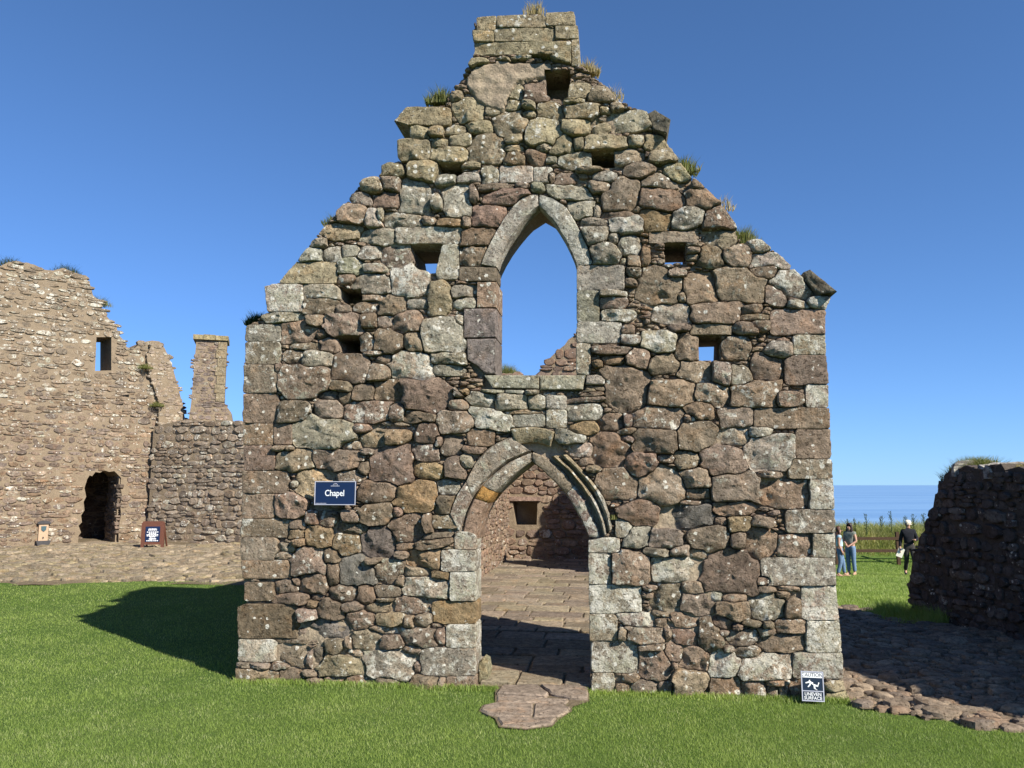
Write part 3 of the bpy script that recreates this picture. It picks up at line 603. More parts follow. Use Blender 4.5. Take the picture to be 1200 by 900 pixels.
OUTER_R = [(0, -.15), (.12, -.15), (.22, -.02), (.34, .025), (.46, .02), (.52, -.05), (.62, -.055), (.70, .02), (.84, .04), (.96, .03), (1, -.02)]
for (i, j), tn, s in (((1, 4), (.32, .255, .16, .4), 10), ((4, 7), (.31, .28, .22, .75), 11)):
    arch_stone('hood_stone', *seg(d_mid_r, d_out_r, i, j), OUTER_R, .35, tn, gable, s, 4)
arch_stone('hood_stone', q('H', [(432,262),(470,238),(540,232),(600,252),(612,262)]), q('H', [(392,112),(470,106),(540,104),(600,112),(650,130)]),
           [(0, -.14), (.25, -.13), (.35, -.02), (.6, .02), (.95, .035), (1, 0)], .35, (.30, .25, .16, .6), gable, 12, 4)
def poly_stone(name, px, code, depth=.4, proud=.0, dome=.006, seed=0, sq=True, tint=None, tilt=None, n=9, rg=.6):
    P = np.array(px, float); Q = []
    for i in range(len(P)):
        for k in range(n): Q.append(P[i]+(P[(i+1) % len(P)]-P[i])*k/n)
    Q = np.array(Q); uv = GP.uv(*Q.T); c = GP.uv(P[:, 0].mean(), P[:, 1].mean())
    V, F = stone_mesh(uv, c, depth, proud, dome, seed, sq, rg)
    if tilt: K = len(uv); V[K:, 1] += (V[K:, 0]-c[0])*tilt[0]+(V[K:, 2]-c[1])*tilt[1]
    return mesh_obj(name, V, F, M['stone'], gable, tint_of(code, np.random.default_rng(seed)) if tint is None else tint, smooth=42)
poly_stone('jamb_stone', q('W', [(68,433),(150,433),(150,541),(68,541)]), 'r', seed=21)
poly_stone('jamb_stone', q('W', [(12,546),(149,546),(148,667),(12,667)]), 'd', seed=22, tint=(.20, .165, .145, .45))
poly_stone('jamb_stone', q('W', [(25,673),(148,673),(147,822),(105,822),(72,790),(28,760)]), 'd', seed=23, tint=(.19, .16, .14, .28))
poly_stone('window_sill', q('W', [(98,828),(330,828),(330,885),(135,880)]), 'g', THICK, .02, seed=24, tint=(.32, .30, .22, .55))
poly_stone('window_sill', q('W', [(334,828),(526,828),(515,888),(334,888)]), 'g', THICK, .02, seed=25, tint=(.32, .30, .22, .55))
poly_stone('kneeler_stone', q('A', [(1065,437),(1092,428),(1150,487),(1136,540),(1085,512)]), 'd', .5, .04, seed=26, tint=(.16, .14, .10, .25), tilt=(-.55, .2))  # dark tint and tilt paint in the shade on its visible face
poly_stone('kneeler_stone', q('C', [(1043,392),(1064,386),(1152,488),(1095,491),(1050,430)]), 'd', .5, .04, seed=27, tint=(.17, .15, .11, .25), tilt=(-.55, .25))  # same here: shaded face put into tint and tilt
# rear lintel slabs of the window and of the doorway
for k, (xa, xb) in enumerate(((612, 624), (625, 637), (638, 652))):
    ua, ub = GP.uv(np.float64(xa), np.float64(258), -.74), GP.uv(np.float64(xb), np.float64(257+k), -.74)
    mb = MB(); mb.box((ua[0]-.1*(k == 0), .42, ua[1]), (ub[0]+.1*(k == 2), .74, ua[1]+.22), (.26, .21, .16, .3)); mb.build('rear_lintel', M['stone'], gable)
# guard stone at the foot of the left jamb
Pg = np.array(q('F', [(960,505),(975,488),(992,500),(999,540),(992,602),(960,606)])); poly_stone('guard_stone', Pg, 'y', .35, -.12, .03, 28, False, (.25, .225, .14, .2))

# ------------------------------------------------------------------ rubble walls (farther away)
def rubble(poly, holes, sw, sh, proud, tintf, seed, wavy=.06, nside=8):
    """irregular coursed rubble over a polygon in (u,z); returns a list of (size, V, F, tint)"""
    r = np.random.default_rng(seed); P = np.asarray(poly); u0, v0 = P.min(0); u1, v1 = P.max(0); res = []
    v = v0
    while v < v1:
        h = r.uniform(*sh); u = u0-r.uniform(0, .3)
        while u < u1:
            w = r.uniform(*sw)*(1 if r.random() < .8 else 1.5); n = 1 if r.random() < .72 or h < .09 else 2
            for k in range(n):
                hh = h/n; cx = u+w/2; cy = v+hh*(k+.5)+wavy*mnoise.noise(Vector((cx*1.1, v*.8, seed)))+r.normal(0, .006)
                res.append((cx, cy, w*.5*r.uniform(.95, 1.08), hh*.5*r.uniform(.9, 1.12)))
            u += w
        v += h
    A = np.array(res); ok = inpoly(P, A[:, 0], A[:, 1])
    for H in holes:
        Hh = np.asarray(H); hit = np.zeros(len(A), bool)
        for sx, sy in ((0, 0), (.8, 0), (-.8, 0), (0, .8), (0, -.8)): hit |= inpoly(Hh, A[:, 0]+sx*A[:, 2], A[:, 1]+sy*A[:, 3])
        ok &= ~hit
    outl = []
    for cx, cy, a, b in A[ok]:
        th = (np.arange(nside)+r.uniform(-.25, .25, nside))/nside*2*math.pi+.39
        rad = 1/((np.abs(np.cos(th))**4.5+np.abs(np.sin(th))**4.5)**(1/4.5))*r.uniform(.86, 1.05, nside)
        x, z = cx+a*rad*np.cos(th), cy+b*rad*np.sin(th); pr = r.uniform(*proud); tl = r.normal(0, .08, 2)
        K = nside
        f = lambda X, Z, w: np.column_stack([X, -(w+tl[0]*(X-cx)+tl[1]*(Z-cy)), Z])
        V = np.vstack([np.column_stack([x, np.full(K, .10), z]), f(x, z, pr-.30*min(a, b)), f(cx+(x-cx)*.84, cy+(z-cy)*.84, pr+r.uniform(-.006, .006, K)), [[cx, -pr-.004, cy]]])
        F = [[j*K+i, j*K+(i+1) % K, (j+1)*K+(i+1) % K, (j+1)*K+i] for j in range(2) for i in range(K)]+[[2*K+i, 2*K+(i+1) % K, 3*K] for i in range(K)]
        outl.append((a*b, V, F, tintf(r, cx, cy)))
    return outl
def rubble_wall(name, parent, poly, holes, thick, mat_core, mat_stone, sw, sh, proud, tintf, seed, npart=0, label=None, minvis=None, loc=None, rz=0, back=False):
    V, F = extrude_poly([poly]+[np.asarray(h) for h in holes], 0, thick); V = np.array(V)
    core = mesh_obj(name, V, F, mat_core, parent)
    if loc is not None: core.location = loc; core.rotation_euler = (0, 0, rz)
    if label: core['label'] = label
    st = rubble(poly, holes, sw, sh, proud, tintf, seed); st.sort(key=lambda s: -s[0])
    mb = MB(); k = 0
    for s in st:
        if k < npart and (minvis is None or minvis(s[1][:, 0].mean(), s[1][:, 2].mean())):
            mesh_obj('stone', s[1], s[2], mat_stone, core, s[3], smooth=30); k += 1
        else: mb.add(s[1], s[2], s[3])
    if back:
        for s in rubble(poly, holes, sw, sh, proud, tintf, seed+500):
            V2 = s[1].copy(); V2[:, 1] = thick-V2[:, 1]; mb.add(V2, [f[::-1] for f in s[2]], s[3])
    o = mb.build('rubble', mat_stone, core, smooth=30); o['kind'] = 'stuff'
    return core
def mk_tint(cols, var=.2, lich=.4):
    cols = np.array(cols)
    def f(r, u, v):
        c = cols[r.integers(len(cols))]*r.uniform(1-var, 1+var); return (*c, np.clip(r.normal(lich, .2), 0, 1))
    return f

# ---- the rest of the chapel: side wall, end wall, remains of the other side wall
corner = GP.local(on_ground(np.float64(596), np.float64(656))); UN, DE = corner[0], corner[1]
pinkish = mk_tint([(.225, .155, .11), (.20, .138, .10), (.25, .182, .128), (.185, .135, .104)], .22, .3)
UR = GP.len-.75                                                  # inner face of the right-hand side wall
# left side wall: its inner face looks to the right (local +x)
Lw = DE-THICK+.2
sw_poly = [(-Lw, -.1), (0, -.1), (0, 3.0), (-1.5, 3.05), (-3, 2.8), (-5, 2.95), (-7, 3.1), (-9, 3.3), (-Lw, 3.6)]
side = rubble_wall('side_wall', chapel, np.array([(p[0]+Lw, p[1]) for p in sw_poly]), [], UN, M['far_mortar'], M['far_stone'], (.10, .26), (.06, .15), (.0, .03), pinkish, 41, 0,
                   'pinkish rubble side wall inside the chapel lit by the sun', loc=(UN, THICK-.1, 0), rz=math.pi/2, back=True)
# end wall profile from what shows through the window
EP = Plane(GP.world(0, DE, 0), GP.world(GP.len, DE, 0))
tuv = lambda pts: EP.uv(*np.array(pts, float).T)
top = tuv([(560,446),(597,437),(622,444),(636,432),(644,420),(652,412),(662,404),(666,398),(672,394),(680,388),(740,380),(800,440)])
end_poly = np.vstack([[[-.3, -.1]], [[GP.len+.2, -.1]], [[GP.len+.2, 3.0]], [top[-1]*np.array([1, .9])], top[::-1], [[-.3, top[0][1]]]])
ewin = tuv([(601,588),(630,587),(629,615),(603,616)])
endw = rubble_wall('end_wall', chapel, end_poly, [ewin], .8, M['far_mortar'], M['far_stone'], (.14, .42), (.09, .26), (.01, .06), pinkish, 42, 60,
                   'far rubble end wall of the chapel with a small dark window', minvis=lambda u, v: UN < u < UN+3 and v < 2.6, loc=(0, DE, 0))
mb = MB(); a = tuv([(597,582),(634,587)]); mb.box((a[0][0], -.05, a[1][1]), (a[1][0], .2, a[0][1]), (.26, .18, .14, .2)); mb.build('window_lintel', M['far_stone'], endw)
mb = MB(); b = tuv([(596,583),(634,620)]); mb.box((b[0][0], .62, b[1][1]), (b[1][0], .79, b[0][1]), (.10, .08, .06, 0)); mb.build('window_back', M['mortar'], endw)
# right side wall: only its far half stands
Rl = 6.2
rw = np.array([(0, -.1), (Rl, -.1), (Rl, .2), (5.6, .25), (5.0, .4), (4.5, .45), (4.3, 1.0), (4.05, 2.2), (4.15, 3.0), (3.8, 3.9), (3.4, 3.6), (3.1, 2.7), (2.8, 2.6), (2.5, 3.4), (2.0, 4.1), (1, 4.3), (0, 4.3)])
rubble_wall('side_wall', chapel, rw, [], .8, M['far_mortar'], M['far_stone'], (.14, .4), (.09, .22), (.0, .05), pinkish, 43, 0, 'broken shaded side wall along the right of the chapel floor', loc=(UR+.3, DE, 0), rz=-math.pi/2, back=True)

# ================================================================== PAVINGS
# chapel floor: rows of slabs across
floor = empty('chapel_floor', GP.o, GP.rz); tag(floor, 'brown sandstone slab floor inside the chapel', kind='structure')
mesh_obj('bedding', [(UN-.1, .02, .008), (UR+.4, .02, .008), (UR+.4, DE+.1, .008), (UN-.1, DE+.1, .008)], [[0, 1, 2, 3]], M['earth'], floor)
r = np.random.default_rng(5); y = .05; nsl = 0; rest = MB()
def slab(x0, y0, x1, y1, z, r, K=3):
    g = .013; P = []
    for (ax, ay), (bx, by) in (((x0+g, y0+g), (x1-g, y0+g)), ((x1-g, y0+g), (x1-g, y1-g)), ((x1-g, y1-g), (x0+g, y1-g)), ((x0+g, y1-g), (x0+g, y0+g))):
        for k in range(K): P.append((ax+(bx-ax)*k/K+r.normal(0, .006), ay+(by-ay)*k/K+r.normal(0, .006)))
    P = np.array(P); n = len(P); c = P.mean(0); P2 = c+(P-c)*(1-.012/np.linalg.norm(P-c, axis=1))[:, None]
    tl = r.normal(0, .006, 2); zz = lambda Q, d: z+d+(Q-c) @ tl
    V = np.vstack([np.column_stack([P, np.full(n, -.02)]), np.column_stack([P, zz(P, -.009)]), np.column_stack([P2, zz(P2, r.normal(0, .0015, n))]), [[*c, z]]])
    F = [[j*n+i, j*n+(i+1) % n, (j+1)*n+(i+1) % n, (j+1)*n+i] for j in range(2) for i in range(n)]+[[2*n+i, 2*n+(i+1) % n, 3*n] for i in range(n)]
    return V, F
while y < DE-.05:
    d = r.uniform(.26, .48); x = UN-.05-r.uniform(0, .4)
    while x < UR+.3:
        w = r.uniform(.3, .75); V, F = slab(x, y, x+w, y+d, .035+r.normal(0, .004), r); c = np.array([.225, .182, .132])*r.uniform(.72, 1.22)*np.array([1, r.uniform(.96, 1.04), r.uniform(.92, 1.05)])
        vis = x < UN+3.6 and nsl < 260
        if vis: mesh_obj('slab', V, F, M['slab'], floor, (*c, r.uniform(.05, .4)), smooth=25); nsl += 1
        else: rest.add(V, F, (*c, .2))
        x += w
    y += d
o = rest.build('slab_rest', M['slab'], floor, smooth=25); o['kind'] = 'stuff'; o.name = 'slabs'
# flagstones outside the door
step = empty('doorstep_paving', GP.world(GP.len*.47, -.4, 0)); tag(step, 'worn flagstones let into the lawn before the doorway', kind='structure')
def dq(pts): return np.array([(540+a*.2335, 660+b*.2335) for a, b in pts])
for k, pts in enumerate(([(97,742),(112,718),(170,704),(366,707),(359,777),(190,774),(140,764)], [(368,707),(505,712),(552,730),(545,748),(490,776),(361,778)], [(178,775),(360,779),(485,779),(455,815),(330,832),(200,820)],
        [(178,666),(300,674),(420,682),(545,692),(530,711),(370,705),(178,702)], [(205,626),(390,624),(445,668),(425,681),(178,664)], [(395,622),(640,618),(640,690),(548,688),(450,668)])):
    G = on_ground(*dq(pts).T)[:, :2]
    for q_ in (.05, .25): Gn = np.roll(G, -1, 0); G = np.stack([G*(1-q_)+Gn*q_, G*q_+Gn*(1-q_)], 1).reshape(-1, 2)
    n = len(G); c = G.mean(0)
    r = np.random.default_rng(60+k); G = c+(G-c)*(1-.002/np.linalg.norm(G-c, axis=1))[:, None]+r.normal(0, .002, (n, 2)); zt = .014 if k < 4 else .03
    G2 = c+(G-c)*(1-.014/np.linalg.norm(G-c, axis=1))[:, None]
    V = np.vstack([np.column_stack([G, np.full(n, -.03)]), np.column_stack([G, np.full(n, zt-.012)]), np.column_stack([G2, zt+r.normal(0, .002, n)]), [[*c, zt]]]); V -= np.array(step.location)
    F = [[j*n+i, j*n+(i+1) % n, (j+1)*n+(i+1) % n, (j+1)*n+i] for j in range(2) for i in range(n)]+[[2*n+i, 2*n+(i+1) % n, 3*n] for i in range(n)]
    if np.sum(G[:, 0]*np.roll(G[:, 1], -1)-np.roll(G[:, 0], -1)*G[:, 1]) < 0: F = [f[::-1] for f in F]
    mesh_obj('flagstone', V, F, M['slab'], step, (*np.array([.235, .185, .14])*r.uniform(.9, 1.1), .2), smooth=25)

HULL = on_ground(*dq([(92,742),(108,714),(172,700),(172,622),(645,616),(645,694),(560,722),(556,746),(495,784),(460,820),(330,837),(192,824),(172,780)]).T)[:, :2]
mesh_obj('bedding', np.column_stack([HULL, np.full(len(HULL), .002)])-np.array(step.location), [list(range(len(HULL)))], M['earth'], step)
# cobbled path to the right of the chapel
PATH = np.vstack([on_ground(np.array([990., 1000, 1050, 1100, 1150, 1200, 1260]), np.array([815., 826, 834, 840, 848, 855, 866]))[:, :2], [[6.3, 5.2], [6.3, 12.6], [3.6, 12.8]], [GP.world(GP.len+.02, .3, 0)[:2]]])
path = empty('cobbled_path', (PATH[:, 0].mean(), PATH[:, 1].mean(), 0)); tag(path, 'uneven reddish cobbled path beside the chapel, mostly in shade', kind='structure')
gx2 = np.arange(2.4, 6.6, .12); gy2 = np.arange(4.6, 13.2, .12); q1, q2 = np.meshgrid(gx2, gy2)
V = np.column_stack([q1.ravel(), q2.ravel(), ground_z(q1, q2).ravel()+.004]); nx2 = len(gx2)
F = [[j*nx2+i, j*nx2+i+1, (j+1)*nx2+i+1, (j+1)*nx2+i] for j in range(len(gy2)-1) for i in range(nx2-1) if inpoly(PATH, gx2[i]+.06, gy2[j]+.06)]
V = V-np.array(path.location); mesh_obj('bedding', V, F, M['earth'], path)
r = np.random.default_rng(17); sd = np.zeros((0, 3))
for k in range(34000):
    x, y = r.uniform(2.4, 6.4), r.uniform(4.6, 13); s = .13 if k < 90 else (.095 if k < 600 else (.068 if k < 3200 else (.048 if k < 12000 else (.033 if k < 21000 else .023))))*r.uniform(.85, 1.15)
    if not inpoly(PATH, x, y): continue
    if len(sd) and np.any(((sd[:, 0]-x)**2+((sd[:, 1]-y)*1.15)**2) < (.80*(sd[:, 2]+s))**2): continue
    sd = np.vstack([sd, (x, y, s)])
def pebble(x, y, s, z, r, K=11):
    th = np.arange(K)/K*2*math.pi; rot = r.normal(0, .5); ax, ay = s*r.uniform(1.0, 1.5), s*r.uniform(.75, 1.0)
    rad = 1+.1*np.sin(2*th+r.uniform(0, 6))+.08*np.sin(3*th+r.uniform(0, 6))+r.normal(0, .04, K)
    X, Y = ax*rad*np.cos(th), ay*rad*np.sin(th); X, Y = X*math.cos(rot)-Y*math.sin(rot), X*math.sin(rot)+Y*math.cos(rot)
    h = r.uniform(.016, .062)*min(1.2, .35+.65*s/.08); tl = r.normal(0, .12, 2); V = []
    for q_, zz in ((1, -.03), (1, .35), (.93, .8), (.7, .97), (.3, 1.02)):
        V.append(np.column_stack([x+X*q_, y+Y*q_, z+(zz*h if zz > 0 else zz)+(tl[0]*X+tl[1]*Y)*q_*(.8 if zz > 0 else 0)+r.normal(0, .0025, K)]))
    V = np.vstack(V+[[[x, y, z+h*1.02]]]); F = [[j*K+i, j*K+(i+1) % K, (j+1)*K+(i+1) % K, (j+1)*K+i] for j in range(4) for i in range(K)]+[[4*K+i, 4*K+(i+1) % K, 5*K] for i in range(K)]
    return V, F
ppx = sd[:, 2]/sd[:, 1]; order = np.argsort(-ppx); rest = MB(); L0 = np.array(path.location)
for k, i in enumerate(order):
    x, y, s = sd[i]; V, F = pebble(x, y, s, float(ground_z(x, y))-.008, r); V = V-L0
    c = np.array([(.215, .155, .108), (.195, .150, .108), (.245, .19, .135), (.165, .13, .10)][r.integers(4)])*r.uniform(.8, 1.15); tn = (*c, r.uniform(0, .4))
    if k < 300 and x < 6: mesh_obj('cobble', V, F, M['cobble'], path, tn, smooth=40)
    else: rest.add(V, F, tn)
o = rest.build('cobbles', M['cobble'], path, smooth=40); o['kind'] = 'stuff'

# ================================================================== RUINED RANGE ON THE LEFT
# stands on a trodden bank of earth and worn stones beyond the lawn
QP = Plane((-13.1, 19.85), (-10.3, 22.4)); LP = Plane((-10.45, 22.25), (-6.3, 21.0))
bx = np.linspace(-26, -1.6, 100); by = np.linspace(14.1, 23.5, 60); BX, BY = np.meshgrid(bx, by)
def bank_z(x, y):
    e = 14.45+.12*np.sin(x*.9)+.05*np.sin(x*3.1)
    return ground_z(x, y)-.02+.05*smooth01((y-e)/.25)+.14*smooth01((y-e-.3)/4.5)+.012*np.sin(5*x+2*y)*np.sin(4.3*y)+.02*np.sin(2.1*x-1.3*y)
V = np.column_stack([BX.ravel(), BY.ravel(), bank_z(BX, BY).ravel()]); nb = len(bx)
F = [[j*nb+i, j*nb+i+1, (j+1)*nb+i+1, (j+1)*nb+i] for j in range(len(by)-1) for i in range(nb-1)]
bank = mesh_obj('trodden_bank', V, F, M['earth'], smooth=179); tag(bank, 'strip of trodden earth and worn stones along the foot of the ruined range', kind='structure')
rest = MB(); r = np.random.default_rng(23)
sd = np.column_stack([r.uniform(-18, -5, 5200), 14.5+6.5*r.random(5200)**1.0, r.uniform(.04, .17, 5200)]); nbs = 0
for x, y, s in sd:
    if not (x/y > -.78): continue
    V, F = pebble(x, y, s, float(bank_z(x, y))-.012, r, 8); V[:, 2] = float(bank_z(x, y))+(V[:, 2]-float(bank_z(x, y)))*.9
    c = np.array([(.24, .19, .13), (.20, .165, .115), (.27, .22, .155), (.22, .18, .11)][r.integers(4)])*r.uniform(.8, 1.15)
    rest.add(V, F, (*c, r.uniform(0, .4)))
o = rest.build('worn_stones', M['cobble'], bank, smooth=40); o['kind'] = 'stuff'

ruin = empty('ruined_range', QP.o, QP.rz); tag(ruin, 'long roofless rubble building with a broken wall head, dark doorway and lone chimney', 'ruin')
quv = lambda pts, w=0.: QP.uv(np.array([p[0] for p in pts], float), np.array([p[1] for p in pts], float), w)
main_px = [(-90,300),(-40,302),(0,312),(10,307),(24,307),(40,310),(52,316),(62,317),(74,314),(84,318),(98,323),(105,331),(109,346),(116,353),(121,366),(128,374),(136,381),(139,392),(146,400),(149,408),(153,414),
           (158,408),(166,401),(178,399),(187,400),(193,408),(200,424),(205,440),(209,455),(214,474),(217,492),(214,545),(186,560)]
mp_ = quv(main_px); mp_ = np.vstack([[[mp_[0][0]-4.5, mp_[0][1]-.6]], [[mp_[0][0]-2, mp_[0][1]+.2]], mp_]); poly = np.vstack([[[mp_[0][0], -.1]], [[mp_[-1][0], -.1]], mp_[::-1]])
pdoor = quv([(91,641),(92,628),(95,624),(92,616),(96,612),(95,604),(99,598),(98,588),(101,582),(99,572),(102,562),(105,557),(108,558),(112,553),(117,554),(122,551),(128,553),(134,552),(138,556),(142,560),(141,572),(143,580),(141,592),(142,604),(140,612),(139,626),(139,641)])
pwin = quv([(111.5,434.5),(113,395),(130.5,395),(130.5,434)])
warm = mk_tint([(.225, .163, .113), (.20, .145, .104), (.185, .14, .107), (.25, .19, .137), (.225, .155, .100), (.165, .127, .102)], .24, .46)
def warm2(r, u, v):
    c = warm(r, u, v); k = smooth01((v-2.2)/4); g = np.array([.21, .176, .124])
    return (*(np.array(c[:3])*(1-.55*k)+g*.55*k), min(1, c[3]+.18*k))
wl = rubble_wall('wall', ruin, poly, [pdoor, pwin], 1.1, M['far_mortar'], M['far_stone'], (.11, .36), (.07, .19), (-.005, .035), warm2, 51, 280, 'tall buff rubble wall with a small window showing sky and a dark doorway', minvis=lambda u, v: u > -.6)
# pilaster-like stub of a broken cross wall
sp_ = quv([(186,538),(186,470),(176,440),(172,420),(178,402),(187,402),(193,410),(200,426),(205,441),(209,456),(214,475),(217,493),(214,538)], .12)
stub = rubble_wall('wall_stub', ruin, sp_, [], .125, M['far_mortar'], M['far_stone'], (.08, .2), (.05, .11), (-.01, .02), mk_tint([(.29, .23, .175), (.26, .205, .155), (.31, .255, .19)], .15, .4), 52, loc=(0, -.12, 0))
# lower wall to the right of it
luv = lambda pts, w=0.: LP.uv(np.array([p[0] for p in pts], float), np.array([p[1] for p in pts], float), w)
LQ = tuple(QP.local(LP.o)); LRZ = LP.rz-QP.rz
def in_lp(d): p = QP.local(LP.world(0, d, 0)); return (float(p[0]), float(p[1]), 0.)
lp = luv([(180,500),(214,492),(222,491),(240,494),(262,492),(285,496),(330,497),(372,497)]); lp = np.vstack([lp, [[lp[-1][0]+3.5, lp[-1][1]-.2]]])
lpoly = np.vstack([[[lp[0][0], -.1]], [[lp[-1][0], -.1]], lp[::-1]])
greyt = mk_tint([(.235, .19, .145), (.205, .165, .13), (.26, .21, .16), (.23, .175, .125)], .2, .5)
rubble_wall('low_wall', ruin, lpoly, [], .9, M['far_mortar'], M['far_stone'], (.14, .40), (.08, .22), (.0, .05), greyt, 53, 60, 'grey rubble wall standing lower between the tall wall and the chapel', minvis=lambda u, v: u < lp[5][0], loc=in_lp(0), rz=LRZ)
# inside the doorway: passage wall
mb = MB(); pd0, pd1 = pdoor[:, 0].min(), pdoor[:, 0].max()
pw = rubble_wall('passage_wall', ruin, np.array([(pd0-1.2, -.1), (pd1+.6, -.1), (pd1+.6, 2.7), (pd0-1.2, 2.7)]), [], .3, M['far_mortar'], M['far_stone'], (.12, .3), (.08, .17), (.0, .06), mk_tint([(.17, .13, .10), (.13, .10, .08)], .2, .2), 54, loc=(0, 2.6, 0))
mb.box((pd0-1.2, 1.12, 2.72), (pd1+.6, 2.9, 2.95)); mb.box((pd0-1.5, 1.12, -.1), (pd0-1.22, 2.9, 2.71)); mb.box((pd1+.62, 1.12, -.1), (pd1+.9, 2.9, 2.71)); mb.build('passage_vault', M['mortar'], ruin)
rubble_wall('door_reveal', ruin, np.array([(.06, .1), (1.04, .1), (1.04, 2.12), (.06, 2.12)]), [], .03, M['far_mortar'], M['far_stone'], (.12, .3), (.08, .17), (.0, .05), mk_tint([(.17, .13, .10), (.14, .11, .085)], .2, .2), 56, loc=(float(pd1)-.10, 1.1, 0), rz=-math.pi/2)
a = quv([(88,643),(146,640)]); mb = MB(); mb.box((a[0][0], -.5, .05), (a[1][0], 1.8, .17), (.27, .215, .155, .2)); mb.build('door_step', M['slab'], ruin)
# chimney
CP = Plane((-9.3, 22.4), (-8.3, 22.72))
ch = CP.uv(np.array([224., 262, 262, 227]), np.array([472., 472, 400, 400])); c0, c1, cz0, cz1 = ch[0][0], ch[1][0], ch[0][1]-.5, ch[2][1]
shp = np.array([(c0-.12, cz0-.9), (c1+.45, cz0-.9), (c1+.22, cz0+.25), (c1, cz0+.55), (c1-.03, cz1), (c0+.05, cz1), (c0, cz0+.5)])
chim = rubble_wall('chimney', ruin, shp, [], .8, M['far_mortar'], M['far_stone'], (.10, .3), (.06, .16), (.0, .02), mk_tint([(.20, .155, .125), (.17, .135, .115), (.23, .18, .14)], .18, .35), 55, 40, 'lone rubble chimney stack with a projecting yellow-lichened cap', loc=tuple(float(v) for v in QP.local(CP.o)), rz=CP.rz-QP.rz)
qt = (.24, .195, .125, .35)
for k in range(7):
    mb = MB(); z0 = cz0+.55+k*(cz1-cz0-.55)/7; mb.box((c1-.22-.05*(k % 2), -.035, z0+.006), (c1+.02, .3, z0+(cz1-cz0-.55)/7-.006), qt); mb.build('quoin', M['far_stone'], chim)
xx = c0-.04
for k, w in enumerate((.28, .34, .36)):
    mb = MB(); mb.box((xx+.006, -.09, cz1+.012), (xx+w-.006, .88, cz1+.15+.015*(k == 1)), (.27, .22, .12, .3)); mb.build('cap_stone', M['far_stone'], chim); xx += w
o = mb = None

# ================================================================== SHADED BOUNDARY WALL ON THE RIGHT
BP0, BP1 = np.array([5.55, 11.2]), np.array([5.85, 8.4])
BP = Plane(BP0, BP1)
buv = lambda pts: BP.uv(np.array([p[0] for p in pts], float), np.array([p[1] for p in pts], float))
bpx = buv([(1070,735),(1064,690),(1071,662),(1074,642),(1082,622),(1087,606),(1096,584),(1099,565),(1107,556),(1124,549),(1150,550),(1163,547),(1178,551),(1205,551)])
ue = bpx[-1][0]; jr_ = np.random.default_rng(12)
bpx = np.vstack([np.vstack([bpx[i], (bpx[i]+bpx[i+1])/2+jr_.normal(0, .035, 2)])+(jr_.normal(0, .03, (2, 2)) if i < 8 else 0) for i in range(len(bpx)-1)]+[bpx[-1:]])
bpoly = np.vstack([[[bpx[0][0], -.3]], [[8.3, -.1]], [[8.2, 2.0]], [[7.7, 2.5]], [[7.3, 3.1]], [[6.2, 3.4]], [[5.4, 3.7]], [[4.7, 3.3]], [[4.2, 2.6]], [[ue+.15, 1.98]], bpx[::-1][:-1]])
bw = empty('boundary_wall', BP.o, BP.rz); tag(bw, 'dark shaded rubble wall with a grassy top beside the cobbled path', 'wall')
shade_tint = mk_tint([(.13, .105, .09), (.11, .09, .08), (.15, .13, .11), (.10, .085, .075)], .25, .2)  # stone tints darkened to deepen the shade on this wall
M['dark_mortar'] = mortar_material('shade_darkened_mortar', (.075, .062, .05), (.11, .092, .075))  # mortar darkened with them, shade put into its colour
rubble_wall('wall', bw, bpoly, [], .65, M['dark_mortar'], M['stone'], (.10, .26), (.07, .18), (.0, .05), shade_tint, 61, 220, minvis=lambda u, v: u < ue+.3)
# loose coping stones along its head
r = np.random.default_rng(62)
for k in range(11):
    u = bpx[18][0]-.1+k*.24; 
    if u > ue+.6: break
    V, F = pebble(u, .3, r.uniform(.10, .15), 0, r, 10); V[:, 2] = V[:, 2]*2.2
    V[:, 1] = .3+(V[:, 1]-.3)*2.4; V[:, 2] += 1.90+r.uniform(-.03, .03); mesh_obj('coping_stone', V, F, M['stone'], bw, (*np.array([.30, .27, .235])*r.uniform(.8, 1.15), r.uniform(.4, .9)), smooth=40)
# a lower stump of it beyond a gap, its shadow reaches the lawn
BQ = BP.world(10.2, 0, 0)
# ================================================================== GRASS
def blades(P, h, w, lean, r, curve=True):
    """blade meshes at points P (n,3); h, w arrays"""
    n = len(P); th = r.uniform(0, 2*math.pi, n); fx, fy = np.cos(th), np.sin(th)
    la = r.uniform(0, 2*math.pi, n); lx, ly = np.cos(la)*lean*h, np.sin(la)*lean*h
    a = P+np.column_stack([-fx*w/2, -fy*w/2, np.zeros(n)]); b = P+np.column_stack([fx*w/2, fy*w/2, np.zeros(n)])
    if not curve:
        c = P+np.column_stack([lx, ly, h]); V = np.stack([a, b, c], 1).reshape(-1, 3); F = np.arange(3*n).reshape(-1, 3)
        return V, F
    m1 = P+np.column_stack([lx*.35-fx*w*.4, ly*.35-fy*w*.4, h*.6]); m2 = P+np.column_stack([lx*.35+fx*w*.4, ly*.35+fy*w*.4, h*.6]); c = P+np.column_stack([lx, ly, h])
    V = np.stack([a, b, m2, m1, c], 1).reshape(-1, 3); k = np.arange(n)[:, None]*5
    F = np.concatenate([k+np.array([[0, 1, 2]]), k+np.array([[0, 2, 3]]), k+np.array([[3, 2, 4]])])
    return V, F
